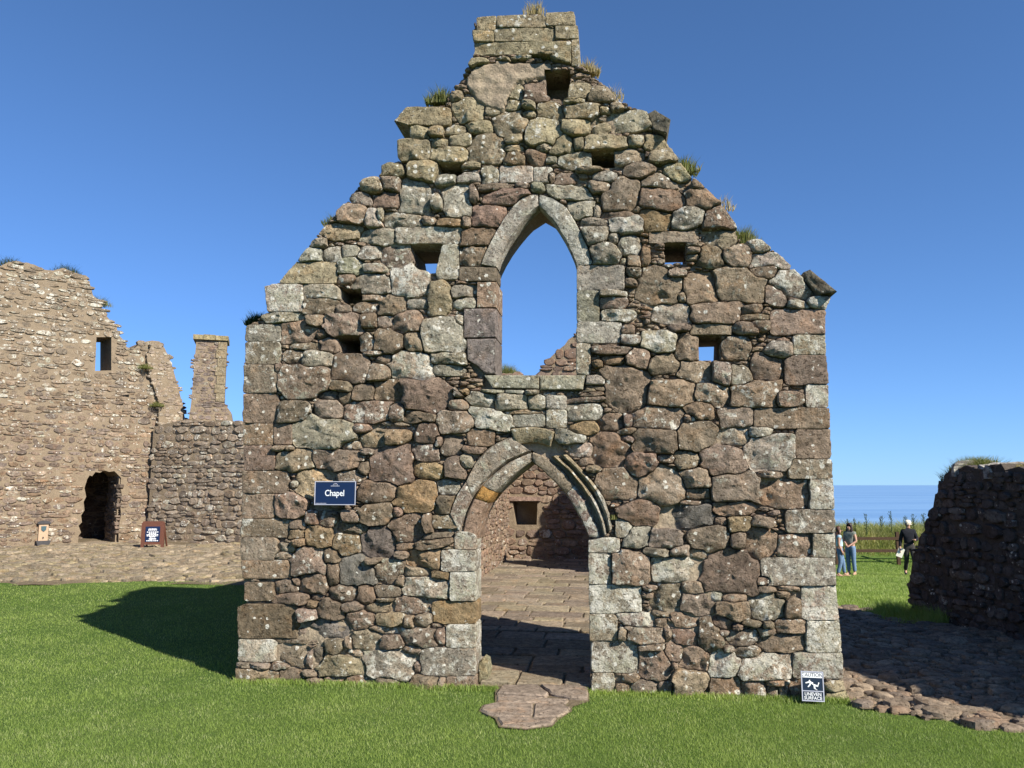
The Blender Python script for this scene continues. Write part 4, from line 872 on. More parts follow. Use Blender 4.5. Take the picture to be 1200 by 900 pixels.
def tri_obj(name, V, F, mat, parent=None, loc=(0, 0, 0)):
    me = bpy.data.meshes.new(name); V = V-np.array(loc); me.vertices.add(len(V)); me.vertices.foreach_set('co', V.astype(np.float32).ravel())
    me.loops.add(F.size); me.loops.foreach_set('vertex_index', F.astype(np.int32).ravel()); me.polygons.add(len(F))
    me.polygons.foreach_set('loop_start', np.arange(0, F.size, 3, dtype=np.int32)); me.polygons.foreach_set('loop_total', np.full(len(F), 3, np.int32))
    me.update(); me.validate(); me.materials.append(mat); o = bpy.data.objects.new(name, me); col.objects.link(o); o.location = loc
    if parent: o.parent = parent
    return o
def lawn_ok(x, y):
    jr = np.random.default_rng(4); xj, yj = x+jr.normal(0, .045, len(x)), y+jr.normal(0, .045, len(x)); p = np.column_stack([x, y, np.zeros(len(x))]); L = GP.local(p); u, d = L[:, 0], L[:, 1]
    ok = ~((u > .06) & (u < GP.len+.25) & (d > -.01) & (d < DE+1))
    ok &= ~((u > GP.len*.55) & (u < GP.len+.4) & (d > .15) & (d < DE))
    ok &= ~inpoly(PATH, xj, yj)
    ok &= ~((x < -1.4) & (y > 14.42+.12*np.sin(x*.9)+.05*np.sin(x*3.1)+.04*np.sin(9*x)))
    ok &= ~((x > 5.45) & (x < 7.0) & (y > 2.5) & (y < 11.3))
    ok &= ~inpoly(HULL.mean(0)+(HULL-HULL.mean(0))*.97, x+(xj-x)*.5, y+(yj-y)*.5)
    return ok
r = np.random.default_rng(99)
def scatter(n, y0, y1, pad=1.2, sl=.68):
    y = 1/(r.random(n)*(1/y0-1/y1)+1/y1); x = (r.random(n)*2-1)*(sl*y+pad); return x, y
n = 820000; x, y = scatter(n, 3.4, 15.0); k = lawn_ok(x, y) & (y < 15); x, y = x[k], y[k]
P = np.column_stack([x, y, ground_z(x, y)-.012]); sc = np.clip(y/6, .8, 2.2)
patch = .8+.45*np.array([mnoise.noise(Vector((a*1.7, b*1.7, 0))) for a, b in zip(x[::1], y[::1])])
h = r.uniform(.012, .030, len(x))*patch*(.85+.15*sc); w = r.uniform(.0020, .0034, len(x))*sc
V, F = blades(P, h, w, r.uniform(.15, .9, len(x)), r, False)
tag(tri_obj('lawn_grass', V, F, M['lawn']), 'short mown green lawn grass in front of the chapel', 'grass', kind='stuff')
# lawn beyond the path
n = 110000; y = r.uniform(11.5, 31, n); x = y*r.uniform(.30, .60, n); k = lawn_ok(x, y) & (GP.local(np.column_stack([x, y, 0*x]))[:, 0] > GP.len+.3); x, y = x[k], y[k]
P = np.column_stack([x, y, ground_z(x, y)-.012]); h = r.uniform(.03, .07, len(x)); V, F = blades(P, h, r.uniform(.01, .018, len(x)), r.uniform(.2, .8, len(x)), r, False)
tag(tri_obj('far_lawn_grass', V, F, M['lawn']), 'green lawn between the cobbled path and the wooden fence', 'grass', kind='stuff')
# rough edge along the foot of the gable and the shaded wall
n = 9000; u = r.uniform(.0, GP.len+.1, n); d = -np.abs(r.normal(0, .045, n))-.015; pp = np.array([GP.world(a, b, 0) for a, b in zip(u, d)]); k = lawn_ok(pp[:, 0], pp[:, 1]); pp = pp[k]; pp[:, 2] = -.01
V, F = blades(pp, r.uniform(.012, .055, len(pp)), r.uniform(.003, .005, len(pp)), r.uniform(.2, .9, len(pp)), r)
tag(tri_obj('edge_grass', V, F, M['lawn']), 'longer uncut grass along the foot of the gable', 'grass', kind='stuff')
n = 5000; u = r.uniform(-.6, .9, n); d = -np.abs(r.normal(.05, .18, n)); pp = np.array([BP.world(a, b, 0) for a, b in zip(u, d)]); pp[:, 2] = ground_z(pp[:, 0], pp[:, 1])-.02
V, F = blades(pp, r.uniform(.08, .32, n)*np.exp(-np.abs(d)*2), r.uniform(.004, .008, n), r.uniform(.1, .6, n), r)
tag(tri_obj('wall_foot_grass', V, F, M['lawn']), 'rank grass at the broken end of the shaded boundary wall', 'grass', kind='stuff')
# tall grass bank behind the fence
n = 60000; y = r.uniform(31.2, 36.5, n); x = r.uniform(8.5, 26, n); P = np.column_stack([x, y, ground_z(x, y)-.05])
hh = np.array([1+.5*mnoise.noise(Vector((a*.55, b*.55, 5)))+.25*mnoise.noise(Vector((a*2, b*2, 9))) for a, b in zip(x, y)])
h = r.uniform(.32, .85, n)*hh*smooth01((y-31.2)/1.6+.15); V, F = blades(P, h, r.uniform(.012, .03, n), r.uniform(.2, .9, n), r)
tag(tri_obj('tall_grass', V, F, M['tall']), 'tall seeding grass bank behind the wooden fence above the sea', 'grass', kind='stuff')

def tuft(label, base, n, h, spread, mat, r, lean=.7, flat=(1, .6)):
    n = int(n*1.7); h *= 1.25; spread *= 1.3
    P = np.column_stack([np.clip(r.normal(0, 1, n), -1.5, 1.5)*spread*flat[0], np.clip(r.normal(0, 1, n), -1.5, 1.5)*spread*flat[1], np.full(n, -.02)]); hh = h*r.uniform(.45, 1.0, n)*np.exp(-.35*(P[:, 0]/spread)**2)
    V, F = blades(P, hh, r.uniform(.004, .008, n)*(1+h), r.uniform(.1, lean, n), r); o = tri_obj('grass_tuft', V, F, mat); o.location = base
    return tag(o, label, 'grass', 'grass tufts growing on the masonry')
def gpos(px, py, y): a = GP.uv(np.float64(px), np.float64(py), -y); return GP.world(a[0], y, a[1])
r = np.random.default_rng(71)
tuft('wispy dry grass tuft on the flat stone top of the gable', gpos(627, 19, .3), 130, .17, .06, M['drytuft'], r, .5)
tuft('bushy green tuft on the left slope just below the gable top', gpos(517, 122, .3), 420, .16, .075, M['tuft'], r)
tuft('dry brown tuft right of the square socket under the gable top', gpos(688, 86, .3), 320, .13, .06, M['drytuft'], r)
tuft('thin pale tuft on the slope between the gable top and the dark kneeler stone', gpos(718, 116, .3), 60, .16, .05, M['drytuft'], r, .6)
tuft('yellowish grass tuft on the right slope below the upper dark kneeler', gpos(801, 202, .3), 320, .15, .07, M['tuft'], r)
tuft('large green tuft in the hollow of the right slope near the eaves', gpos(869, 290, .25), 600, .19, .075, M['tuft'], r, .6)
tuft('sparse dry stalks on the right slope between the two tufts', gpos(848, 244, .3), 40, .15, .05, M['drytuft'], r, .6)
tuft('dark tuft on the left corner of the gable at the eaves', gpos(303, 380, .3), 420, .13, .06, M['darktuft'], r, 1.0)
tuft('small green tuft low on the left slope of the gable', gpos(390, 262, .3), 160, .11, .05, M['tuft'], r)
tuft('tiny green plant beside the foot of the doorway hood', gpos(719, 606, .0)-GP.n*(-.03), 34, .045, .012, M['tuft'], r, 1.0)
b = EP.uv(np.float64(594), np.float64(441), -.3); tuft('round dry tuft on the far end wall seen through the window', EP.world(b[0], .3, b[1]), 500, .30, .16, M['tuft'], r)
a = BP.world(bpx[18][0]-.05, .3, 1.93); tuft('long overhanging grass on the end of the shaded wall', a, 1200, .19, .13, M['tuft'], r, 1.1, (1, .9))
a = BP.world(bpx[16][0]+.02, .3, 1.82); tuft('darker grass drooping over the broken wall end', a, 700, .2, .10, M['darktuft'], r, 1.3, (1, 1.4))
a = BP.world(ue-.15, .3, 1.96); tuft('straw-coloured grass along the coping of the shaded wall', a, 300, .10, .12, M['drytuft'], r, 1.0)
for px, py, lab_ in ((12, 310, 'dark grass on the broken head of the tall ruined wall'), (80, 318, 'little dark tuft on a shoulder of the tall ruined wall'), (118, 356, 'green tuft on the stepped edge of the tall ruined wall'), (168, 432, 'grass growing in the joint beside the broken wall stub'), (182, 476, 'trailing grass low in the joint of the broken wall stub')):
    a = QP.uv(np.float64(px), np.float64(py), .0); d = .3 if py < 400 else -.42
    tuft(lab_, QP.world(a[0], d if py < 400 else -.16, a[1]), 220, .28 if py < 400 else .15, .17 if py < 400 else .09, M['darktuft'] if py < 330 else M['tuft'], r, 1.0)

# tall stems standing above the grass bank
M['stem'] = plain('thistle_green', (.07, .10, .035), .8)
for k, (px, py) in enumerate(((1014, 602), (1001, 607), (1032, 604), (1061, 604), (1069, 602), (1082, 602), (1043, 599), (993, 608))):
    yy = 32.0+.35*(k % 3); d = ray(np.float64(px), np.float64(py)); tpt = C0+d*(yy/d[1]); zb = float(ground_z(tpt[0], yy))
    root = empty('thistle', (tpt[0], yy, zb)); tag(root, 'tall dark-headed thistle rising above the grass bank', 'plant', 'thistles on the grass bank')
    hgt = tpt[2]-zb; mb = MB(); r = np.random.default_rng(80+k); mb.tube([(0, 0, 0), (.03, 0, hgt*.6), (r.uniform(-.08, .08), 0, hgt)], [.016, .012, .008], 5)
    for j in range(3): a = r.uniform(0, 6.28); mb.tube([(.03, 0, hgt*(.6+.1*j)), (.03+.14*math.cos(a), .14*math.sin(a), hgt*(.78+.08*j))], [.008, .006], 4)
    mb.build('stem', M['stem'], root); n = 90
    P = np.column_stack([r.normal(0, .035, n), r.normal(0, .035, n), hgt*r.uniform(.35, .97, n)]); V, F = blades(P, r.uniform(.03, .09, n), np.full(n, .02), r.uniform(.3, .9, n), r); tri_obj('leaves', V, F, M['darktuft'], root)

# ================================================================== FENCE
M['wood'] = plain('weathered_fence_wood', (.060, .036, .022), .85, .15, bumpscale=30, var=.4)
fy = 30.3; FA = ray(np.float64(1052), np.float64(640)); fx0 = FA[0]/FA[1]*fy
fence = empty('wooden_fence', (fx0, fy, float(ground_z(fx0, fy)))); tag(fence, 'dark brown two-rail wooden fence in front of the tall grass', 'fence')
for k in range(-3, 4):
    X = k*2.35; zg = float(ground_z(fx0+X, fy))-float(fence.location.z); mb = MB(); mb.box((X-.06, -.05, zg-.3), (X+.06, .05, zg+1.22)); o = mb.build('post', M['wood'], fence)
    if k < 3:
        for zr in (.98, .52): mb = MB(); mb.box((X+.02, -.095, zr-.055), (X+2.37, -.052, zr+.055)); mb.build('rail', M['wood'], fence)

# ================================================================== SIGNS
M['navy'] = plain('navy_enamel', (.006, .017, .060), .35, .5, var=.06)
M['navy2'] = plain('dark_navy_enamel', (.010, .020, .042), .4, .5, var=.06)
M['white'] = plain('white_paint', (.78, .79, .80), .45, .4, var=.04)
M['edge'] = plain('pale_sign_edge', (.42, .43, .50), .4, .4, var=.05)
M['brownwood'] = plain('red_brown_painted_wood', (.115, .045, .028), .6, .3, bumpscale=40, var=.2)
M['black'] = plain('black_print', (.04, .04, .045), .5, .3)
def text(s, size, parent, mat, x, z, y, bold=0., rx=math.pi/2, name='lettering', sx=1.0):
    cu = bpy.data.curves.new('t', 'FONT'); cu.body = s; cu.size = size; cu.align_x = 'CENTER'; cu.align_y = 'CENTER'; cu.offset = bold; cu.extrude = .0006; cu.resolution_u = 4
    o = bpy.data.objects.new('t', cu); col.objects.link(o); bpy.context.view_layer.update()
    me = bpy.data.meshes.new_from_object(o.evaluated_get(bpy.context.evaluated_depsgraph_get())); bpy.data.objects.remove(o); bpy.data.curves.remove(cu)
    me.materials.clear(); me.materials.append(mat); q_ = bpy.data.objects.new(name, me); col.objects.link(q_); q_.parent = parent; q_.location = (x, y, z); q_.rotation_euler = (rx, 0, 0); q_.scale = (sx, 1, 1); return q_
def bar_mesh(name, rects, y, parent, mat, th=.0012):
    mb = MB()
    for x0, z0, x1, z1 in rects: mb.box((x0, y-th, z0), (x1, y, z1))
    return mb.build(name, mat, parent)
# "Chapel" name plate
a = GP.uv(np.array([371., 419.5]), np.array([591.5, 564.]), .05); w, h = a[1]-a[0]; cx, cz = a.mean(0)
sg = empty('name_sign', GP.world(cx, -.105, cz), GP.rz); tag(sg, 'navy sign with white edge reading Chapel fixed to the gable', 'sign')
mb = MB(); mb.box((-w/2, 0, -h/2), (w/2, .012, h/2)); mb.build('panel', M['navy'], sg)
e = .0065; bar_mesh('border', [(-w/2, -h/2, w/2, -h/2+e), (-w/2, h/2-e, w/2, h/2), (-w/2, -h/2+e, -w/2+e, h/2-e), (w/2-e, -h/2+e, w/2, h/2-e)], -.0005, sg, M['edge'], .004)
text('Chapel', .078, sg, M['white'], -.004, -.002, -.002, .0007, sx=.84)
mb = MB(); mb.tube([(.02*math.cos(t_), -.002, h/2-.036+.016*math.sin(t_)) for t_ in np.linspace(0, math.pi, 9)], .0022, 5); mb.tube([(.010*math.cos(t_), -.002, h/2-.036+.008*math.sin(t_)) for t_ in np.linspace(0, math.pi, 7)], .0014, 5); mb.build('emblem', M['edge'], sg)
bar_mesh('small_print', [(-.042+.0105*k, h/2-.0455, -.042+.0105*k+.008, h/2-.0395) for k in range(8)]+[(-w/2+.012+.013*k, -h/2+.011, -w/2+.012+.013*k+.009, -h/2+.017) for k in range(8)], -.0005, sg, M['edge'])
mb = MB(); mb.box((-w*.3, .012, -.02), (w*.3, .10, .02)); mb.build('fixing_batten', M['edge'], sg)
# caution sign leaning on the foot of the gable
a = GP.uv(np.array([939., 965.5]), np.array([821.5, 785.]), .13); w, h = (a[1]-a[0])*.93; cx = a.mean(0)[0]; zb = float(a[0][1])
cs = empty('caution_sign', GP.world(cx, -.13, max(zb, .012)), GP.rz); cs.rotation_euler = (R(-5), R(1.0), GP.rz); tag(cs, 'small navy and white caution sign about uneven surface leaning on the gable foot', 'sign')
mb = MB(); mb.box((-w/2, 0, 0), (w/2, .008, h)); mb.build('panel', M['navy2'], cs)
e = .008; bar_mesh('border', [(-w/2, 0, w/2, e), (-w/2, h-e, w/2, h), (-w/2, e, -w/2+e, h-e), (w/2-e, e, w/2, h-e), (-w/2+e, h*.325, w/2-e, h*.325+.007)], -.0005, cs, M['edge'], .003)
bar_mesh('caution_band', [(-w/2+e+.003, h*.785, w/2-e-.003, h-e-.004)], -.0005, cs, M['white'])
text('CAUTION', .040, cs, M['black'], 0, h*.872, -.0025, .0, sx=.92)
text('UNEVEN', .036, cs, M['white'], 0, h*.235, -.0015, .0004, sx=.95); text('SURFACE', .036, cs, M['white'], 0, h*.105, -.0015, .0004, sx=.95)
mb = MB(); zf = h*.36; sc_ = h*.40; P_ = lambda x, z: (x*w*.5, -.004, zf+z*sc_)
mb.tube([P_(-.28, .70), P_(.02, .56), P_(.16, .42)], .0085, 7); mb.tube([P_(.14, .46), P_(.16, .20), P_(.40, .02)], [.0085, .008, .006], 7); mb.tube([P_(.14, .44), P_(.44, .38), P_(.58, .68)], [.0085, .008, .006], 7)
mb.tube([P_(-.24, .70), P_(-.42, .66), P_(-.62, .60)], [.007, .006, .005], 7); mb.tube([P_(-.20, .66), P_(-.24, .46), P_(-.42, .28)], [.007, .006, .005], 7); mb.tube([P_(-.36, .86), P_(-.30, .80), P_(-.24, .76)], [.011, .012, .007], 8)
o = mb.build('falling_figure', M['white'], cs, smooth=60); 
for v in o.data.vertices: v.co.y = -.0012+(v.co.y+.004)*.15
# information board by the ruined range
base = on_ground(np.float64(178), np.float64(645), .12); yb = base[1]; pxm = yb/FPX
ib = empty('information_board', (base[0], yb, float(bank_z(base[0], yb))), R(8)); tag(ib, 'red-brown A-frame board with a blue information panel by the ruined range', 'board')
bw_, bh = 22*pxm, 32*pxm
for s in (-1, 1):
    mb = MB(); mb.box((s*bw_/2-.035, -.02, -.02), (s*bw_/2+.035, .035, .16)); mb.build('leg', M['brownwood'], ib)
    mb = MB(); mb.tube([(s*bw_/2, .05, bh*.92), (s*bw_/2, .42, -.02)], .025, 6); mb.build('prop', M['brownwood'], ib)
mb = MB(); mb.add(*extrude_poly([np.array([(-bw_/2-.035, .12), (bw_/2+.035, .12), (bw_/2+.035, bh-.05), (bw_/2-.01, bh), (-bw_/2+.01, bh), (-bw_/2-.035, bh-.05)])], -.015, .03)); mb.build('frame', M['brownwood'], ib)
pz0, pz1, pw_ = .19, bh-.13, bw_*.36
mb = MB(); mb.box((-pw_, -.024, pz0), (pw_, -.0155, pz1)); pn = mb.build('panel', M['navy'], ib); r = np.random.default_rng(3)
H_ = pz1-pz0; rows = [(pz1-H_*f, hw) for f, hw in ((.16, .55), (.23, .62), (.36, .78), (.45, .5), (.53, .8), (.61, .78), (.68, .4), (.93, .8))]; rc = []
for z, hw in rows:
    x = -pw_*hw
    while x < pw_*hw: l = r.uniform(.02, .05); rc.append((x, z-.011, min(x+l, pw_*hw), z+.011)); x += l+.012
bar_mesh('text_lines', rc, -.0245, pn, M['white'], .003)
z = pz1-H_*.81; mb = MB(); mb.box((-.02, -.0275, z-.012), (.09, -.0245, z+.012)); V, F = extrude_poly([np.array([(-.09, z), (-.02, z-.035), (-.02, z+.035)])], -.0275, -.0245); mb.add(V, F); mb.build('arrow', M['white'], pn)
# small wall fountain in the ruined range
a = QP.uv(np.array([44., 58.5]), np.array([634., 611.]), .1); x0, z0 = a[0]; x1, z1 = a[1]; cx = (x0+x1)/2; ww = x1-x0
wf = empty('wall_fountain', QP.world(cx, -.04, z0), QP.rz); tag(wf, 'small pale wall niche with shield, dark hood and basin on the ruined wall', 'fountain')
M['pale'] = plain('pale_dressed_stone', (.42, .30, .20), .8, .2, bumpscale=30); M['slate'] = plain('dark_lead', (.05, .048, .05), .6, .3, var=.2); M['verd'] = plain('blue_green_bronze', (.04, .085, .10), .5, .5)
mb = MB(); mb.box((-ww*.44, -.03, 0), (ww*.44, .06, z1-z0-.05)); mb.build('back_panel', M['pale'], wf)
Vt = [(-ww*.55, z1-z0-.06)]+[(ww*.62*math.cos(t_), z1-z0-.05+.075*math.sin(t_)) for t_ in np.linspace(math.pi, 0, 11)]+[(ww*.55, z1-z0-.06)]; mb = MB(); mb.add(*extrude_poly([np.array(Vt[::-1])], -.065, .06)); mb.build('hood', M['slate'], wf)
V, F = extrude_poly([np.array([(-ww*.45, -.16), (ww*.45, -.16), (ww*.62, -.05), (ww*.66, 0), (-ww*.66, 0), (-ww*.62, -.05)])], -.13, .06); mb = MB(); mb.add(V, F); mb.build('basin', M['slate'], wf)
V, F = extrude_poly([np.array([(0, z1-z0-.26), (.055, z1-z0-.21), (.06, z1-z0-.12), (-.06, z1-z0-.12), (-.055, z1-z0-.21)])], -.048, -.0305); mb = MB(); mb.add(V, F); mb.build('shield', M['verd'], wf)
mb = MB(); mb.tube([(0, -.03, .09), (0, -.075, .085)], .014, 8); mb.build('spout', M['slate'], wf)

# ================================================================== PEOPLE
def skin_mesh(chains, name, mat, parent, sub=2):
    """one continuous surface grown over connected joints; chains: list of [(key|None, xyz, r)...], shared keys join"""
    me = bpy.data.meshes.new(name); keys = {}; V = []; Rr = []; E = []
    for ch in chains:
        prev = None
        for key, p, rad in ch:
            if key in keys: i = keys[key]
            else:
                i = len(V); V.append(p); Rr.append(rad if hasattr(rad, '__len__') else (rad, rad))
                if key: keys[key] = i
            if prev is not None and prev != i: E.append((prev, i))
            prev = i
    me.from_pydata(V, E, []); o = bpy.data.objects.new(name, me); col.objects.link(o)
    md = o.modifiers.new('skin', 'SKIN'); md.use_smooth_shade = True
    for i, s in enumerate(me.skin_vertices[0].data): s.radius = Rr[i]; s.use_root = (i == 0)
    sm = o.modifiers.new('sub', 'SUBSURF'); sm.levels = sub; sm.render_levels = sub
    bpy.context.view_layer.update()
    nm = bpy.data.meshes.new_from_object(o.evaluated_get(bpy.context.evaluated_depsgraph_get())); bpy.data.objects.remove(o); bpy.data.meshes.remove(me)
    nm.materials.clear(); nm.materials.append(mat); nm.name = name; nm.polygons.foreach_set('use_smooth', np.ones(len(nm.polygons), bool))
    q_ = bpy.data.objects.new(name, nm); col.objects.link(q_); q_.parent = parent; return q_
def ball(name, c, rad, mat, parent, cut=None, nzs=.0, seg=20):
    bm = bmesh.new(); bmesh.ops.create_uvsphere(bm, u_segments=seg, v_segments=seg//2+2, radius=1)
    for v in bm.verts:
        k = 1+nzs*mnoise.noise(v.co*3); v.co = Vector((v.co.x*rad[0]*k, v.co.y*rad[1]*k, v.co.z*rad[2]*k))+Vector(c)
    if cut: bmesh.ops.delete(bm, geom=[v for v in bm.verts if cut(v.co)], context='VERTS')
    me = bpy.data.meshes.new(name); bm.to_mesh(me); bm.free(); me.materials.append(mat); me.polygons.foreach_set('use_smooth', np.ones(len(me.polygons), bool))
    o = bpy.data.objects.new(name, me); col.objects.link(o); o.parent = parent; return o
M['skin'] = plain('skin', (.42, .24, .17), .55, .3, var=.06); M['denim'] = plain('light_denim', (.13, .20, .31), .9, .1, bumpscale=20, var=.25); M['hair'] = plain('dark_brown_hair', (.030, .014, .010), .5, .4, var=.3)
M['top_grey'] = plain('grey_green_top', (.19, .20, .17), .9, .1, bumpscale=20); M['top_blue'] = plain('pale_blue_top', (.42, .58, .68), .9, .1, bumpscale=20); M['shoe'] = plain('tan_shoe', (.36, .23, .14), .8, .2)
M['jacket'] = plain('black_jacket', (.010, .011, .016), .8, .2, bumpscale=20, var=.3); M['trous'] = plain('charcoal_trousers', (.045, .042, .040), .9, .1, bumpscale=20, var=.3); M['cap'] = plain('cream_cap', (.72, .66, .52), .9, .1); M['paper'] = plain('cream_paper', (.75, .72, .60), .8, .2)
M['hairm'] = plain('auburn_hair', (.085, .035, .020), .5, .4, var=.3); M['bshoe'] = plain('black_shoe', (.02, .02, .02), .6, .3)
def finger_chains(side, wr, dirv, across, L=.085):
    """palm and five fingers hanging from the wrist joint"""
    wr, d, a = Vector(wr), Vector(dirv).normalized(), Vector(across).normalized(); cs_ = []
    pk = side+'palm'; palm = wr+d*.075; cs_.append([(side+'wrist', tuple(wr), .026), (pk, tuple(palm), (.034, .018))]); nrm = d.cross(a)
    for k, (o_, l) in enumerate(((-.030, .062), (-.010, .078), (.010, .074), (.029, .058))):
        b = palm+a*o_+d*.012; cs_.append([(pk, tuple(palm), .034), (None, tuple(b), .010), (None, tuple(b+d*l*.5+nrm*.006), .009), (None, tuple(b+d*l*.9+nrm*.026), .007)])
    b = wr+d*.03-a*.03; cs_.append([(side+'wrist', tuple(wr), .026), (None, tuple(b), .012), (None, tuple(b+d*.035-a*.018+nrm*.012), .009)])
    return cs_
def person(label, loc, rz, J, top, legs, hairm, H, cap=None, sleeves=True, hairlong=True, shoes='shoe', collar=None):
    """J: joint positions in metres for the pose, facing -y"""
    p = empty('person', loc, rz); p.scale = (H/1.70,)*3; tag(p, label, 'person', None)
    g = lambda k: tuple(J[k])
    body = [[('pel', g('pel'), (.145, .105)), ('bel', g('bel'), (.125, .095)), ('che', g('che'), (.150, .105)), ('nk0', g('nk0'), (.075, .065)), ('nk1', g('nk1'), .055), ('hd', g('hd'), (.066, .078)), ('top', g('top'), (.050, .058))]]
    for s in 'lr':
        body += [[('che', g('che'), .15), (s+'sh', g(s+'sh'), .062), (s+'el', g(s+'el'), .043), (s+'wrist', g(s+'wr'), .027)],
                 [('pel', g('pel'), .145), (s+'hip', g(s+'hip'), .092), (s+'kn', g(s+'kn'), .060), (s+'an', g(s+'an'), .042), (s+'toe', g(s+'toe'), (.036, .028))]]
        d = Vector(J[s+'wr'])-Vector(J[s+'el']); body += finger_chains(s, g(s+'wr'), d, (0, 1, 0) if abs(d.normalized().y) < .7 else (1, 0, 0))
    b = skin_mesh(body, 'body', M['skin'], p); hd, tp = Vector(J['hd']), Vector(J['top']); hc = (hd+tp)/2
    f = J.get('face', Vector((0, -1, 0))); f = Vector(f).normalized(); rt = f.cross(Vector((0, 0, 1)))
    ball('nose', hc+f*.098+Vector((0, 0, -.012)), (.012, .016, .022), M['skin'], p, seg=10)
    for s in (-1, 1):
        ball('eye', hc+f*.088+rt*s*.032+Vector((0, 0, .012)), (.011, .008, .007), M['black'], p, seg=8); ball('ear', hc+rt*s*.075+Vector((0, 0, -.005)), (.012, .018, .030), M['skin'], p, seg=10)
    ball('mouth', hc+f*.088+Vector((0, 0, -.055)), (.020, .007, .006), M['shoe'], p, seg=8)
    tc_ = [[('hem', tuple(Vector(J['pel'])+Vector((0, 0, .0 if cap else .06))), (.178, .140)), ('bel', tuple(Vector(J['bel'])), (.150, .120)), ('che', g('che'), (.168, .122)), ('nk0', tuple(Vector(J['nk0'])+Vector((0, 0, -.03))), (.088, .078))]]
    for s in 'lr':
        e_ = [('che', g('che'), .16), (s+'sh', g(s+'sh'), .076)]
        if sleeves: e_ += [(s+'el', g(s+'el'), .058), (s+'w', tuple(Vector(J[s+'wr'])*.92+Vector(J[s+'el'])*.08), .043)]
        else: e_ += [(s+'el', tuple(Vector(J[s+'sh'])*.72+Vector(J[s+'el'])*.28), .064)]
        tc_.append(e_)
    skin_mesh(tc_, 'jacket' if cap else 'top', M[top], p)
    lg = [[('pel', g('pel'), (.160, .122)), ('w', tuple(Vector(J['pel'])+Vector((0, 0, .10))), (.138, .108))]]
    for s in 'lr': lg.append([('pel', g('pel'), .16), (s+'hip', g(s+'hip'), .106), (s+'kn', g(s+'kn'), .074), (s+'an', tuple(Vector(J[s+'an'])+Vector((0, 0, .02))), .062)])
    skin_mesh(lg, 'trousers', M[legs], p)
    for s in 'lr':
        an, to = Vector(J[s+'an']), Vector(J[s+'toe']); dd = (to-an); dd.z = 0; dd.normalize(); zf = min(an.z, to.z)
        skin_mesh([[(None, tuple(an+Vector((0, 0, .0))-dd*.03), .050), (None, tuple(an-dd*.04+Vector((0, 0, -.045))), (.042, .034)), (None, tuple(to), (.044, .032)), (None, tuple(to+dd*.05), (.036, .026))]], 'shoe', M[shoes], p)
    hb = hc-f*.018+Vector((0, 0, .028))
    if hairlong:
        hm = ball('hair', hb, (.094, .100, .108), M[hairm], p, cut=lambda c: (c-hc).dot(f) > .045 and c.z < hc.z+.075, nzs=.12)
        skin_mesh([[(None, tuple(hb-f*.02), (.085, .06)), (None, tuple(hb-f*.055+Vector((0, 0, -.14))), (.10, .05)), (None, tuple(hb-f*.075+Vector((0, 0, -.30))), (.105, .045)), (None, tuple(hb-f*.07+Vector((0, 0, -.44))), (.075, .03))]], 'long_hair', M[hairm], p)
        for s in (-1, 1): skin_mesh([[(None, tuple(hb+rt*s*.07+Vector((0, 0, .02))), .034), (None, tuple(hb+rt*s*.085+f*.03+Vector((0, 0, -.14))), .034), (None, tuple(hb+rt*s*.09+f*.05+Vector((0, 0, -.32))), .026)]], 'hair_strand', M[hairm], p)
    if cap:
        ball('hair', hb+Vector((0, 0, -.02)), (.088, .096, .09), M[hairm], p, cut=lambda c: (c-hc).dot(f) > .03 and c.z < hc.z+.05)
        ball('cap', hc+Vector((0, 0, .055)), (.102, .112, .085), M['cap'], p, cut=lambda c: c.z < hc.z+.018); bm_ = MB()
        an_ = np.linspace(-1.1, 1.1, 9); ce = hc+f*.06+Vector((0, 0, .03)); top_ = [tuple(ce+rt*(.095*math.sin(t_))+f*(.03+.10*math.cos(t_))+Vector((0, 0, .0))) for t_ in an_]
        n_ = len(top_); bm_.add(top_+[(x, y, z-.01) for x, y, z in top_]+[tuple(ce), tuple(ce-Vector((0, 0, .01)))], [[i, i+1, 2*n_] for i in range(n_-1)]+[[n_+i+1, n_+i, 2*n_+1] for i in range(n_-1)]+[[i, n_+i, n_+i+1, i+1] for i in range(n_-1)]); bm_.build('cap_peak', M['cap'], p)
    return p
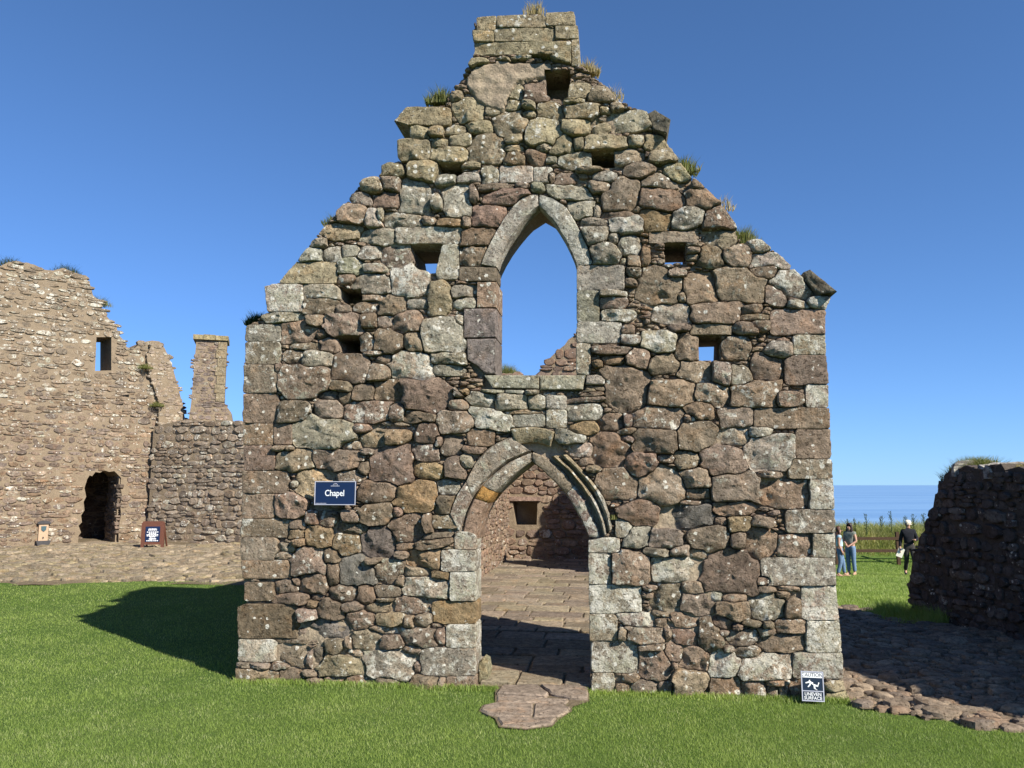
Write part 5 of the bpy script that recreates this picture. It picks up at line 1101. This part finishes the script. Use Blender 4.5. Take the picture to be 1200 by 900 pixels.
def pose(**kw):
    J = dict(pel=(0, 0, .94), bel=(0, 0, 1.10), che=(0, 0, 1.30), nk0=(0, .005, 1.43), nk1=(0, 0, 1.49), hd=(0, -.008, 1.555), top=(0, -.008, 1.635),
             lsh=(.165, 0, 1.385), rsh=(-.165, 0, 1.385), lel=(.205, .03, 1.11), rel=(-.205, .03, 1.11), lwr=(.19, -.06, .88), rwr=(-.19, -.06, .88),
             lhip=(.085, 0, .86), rhip=(-.085, 0, .86), lkn=(.095, -.01, .48), rkn=(-.095, -.01, .48), lan=(.10, .02, .085), ran=(-.10, .02, .085), ltoe=(.115, -.12, .035), rtoe=(-.115, -.12, .035))
    J.update(kw); return {k: Vector(v) for k, v in J.items()}
def stand(px, py_feet, Y):
    d = ray(np.float64(px), np.float64(py_feet)); X = d[0]/d[1]*Y; return (X, Y, float(ground_z(X, Y)))
person('long-haired person in a grey top and light jeans standing before the fence', stand(998, 668, 26.6), R(-50), pose(lwr=(.10, -.20, 1.0), rwr=(-.03, -.22, 1.02), lel=(.22, -.02, 1.12), rel=(-.21, -.02, 1.13)), 'top_grey', 'denim', 'hair', 1.70, sleeves=False)
person('long-haired person in a pale blue top and jeans half hidden by the gable corner', stand(985.5, 673, 25.6), R(70), pose(lan=(.10, -.12, .085), ltoe=(.115, -.26, .035), lkn=(.095, -.10, .48), ran=(-.10, .10, .10), rtoe=(-.11, -.03, .035)), 'top_blue', 'denim', 'hairm', 1.58, sleeves=False)
mp = stand(1067, 664, 26.0)
man = person('walking person in black jacket and cream cap beside the shaded wall', mp, R(-15), pose(lan=(.10, -.22, .085), ltoe=(.11, -.36, .045), lkn=(.095, -.16, .49), ran=(-.10, .26, .12), rtoe=(-.11, .14, .035), rkn=(-.09, .03, .49), lwr=(.12, -.26, 1.12), lel=(.23, -.02, 1.12), rwr=(-.27, -.02, .86), rel=(-.23, .05, 1.12), face=(.1, -1, -.1)), 'jacket', 'trous', 'hairm', 1.76, cap=True, hairlong=False, shoes='bshoe')
bpy.context.view_layer.update()
hw = man.matrix_world @ Vector((-.28, -.05, .72))
pb = MB(); pb.add(*extrude_poly([np.array([(-.11, -.15), (.08, -.17), (.12, .12), (-.06, .16)])], -.006, .006)); o = pb.build('folded_map', M['paper'], None, loc=hw); o.rotation_euler = (R(-8), R(14), R(-25))
tag(o, 'cream folded map held in the hand of the capped person', 'map')
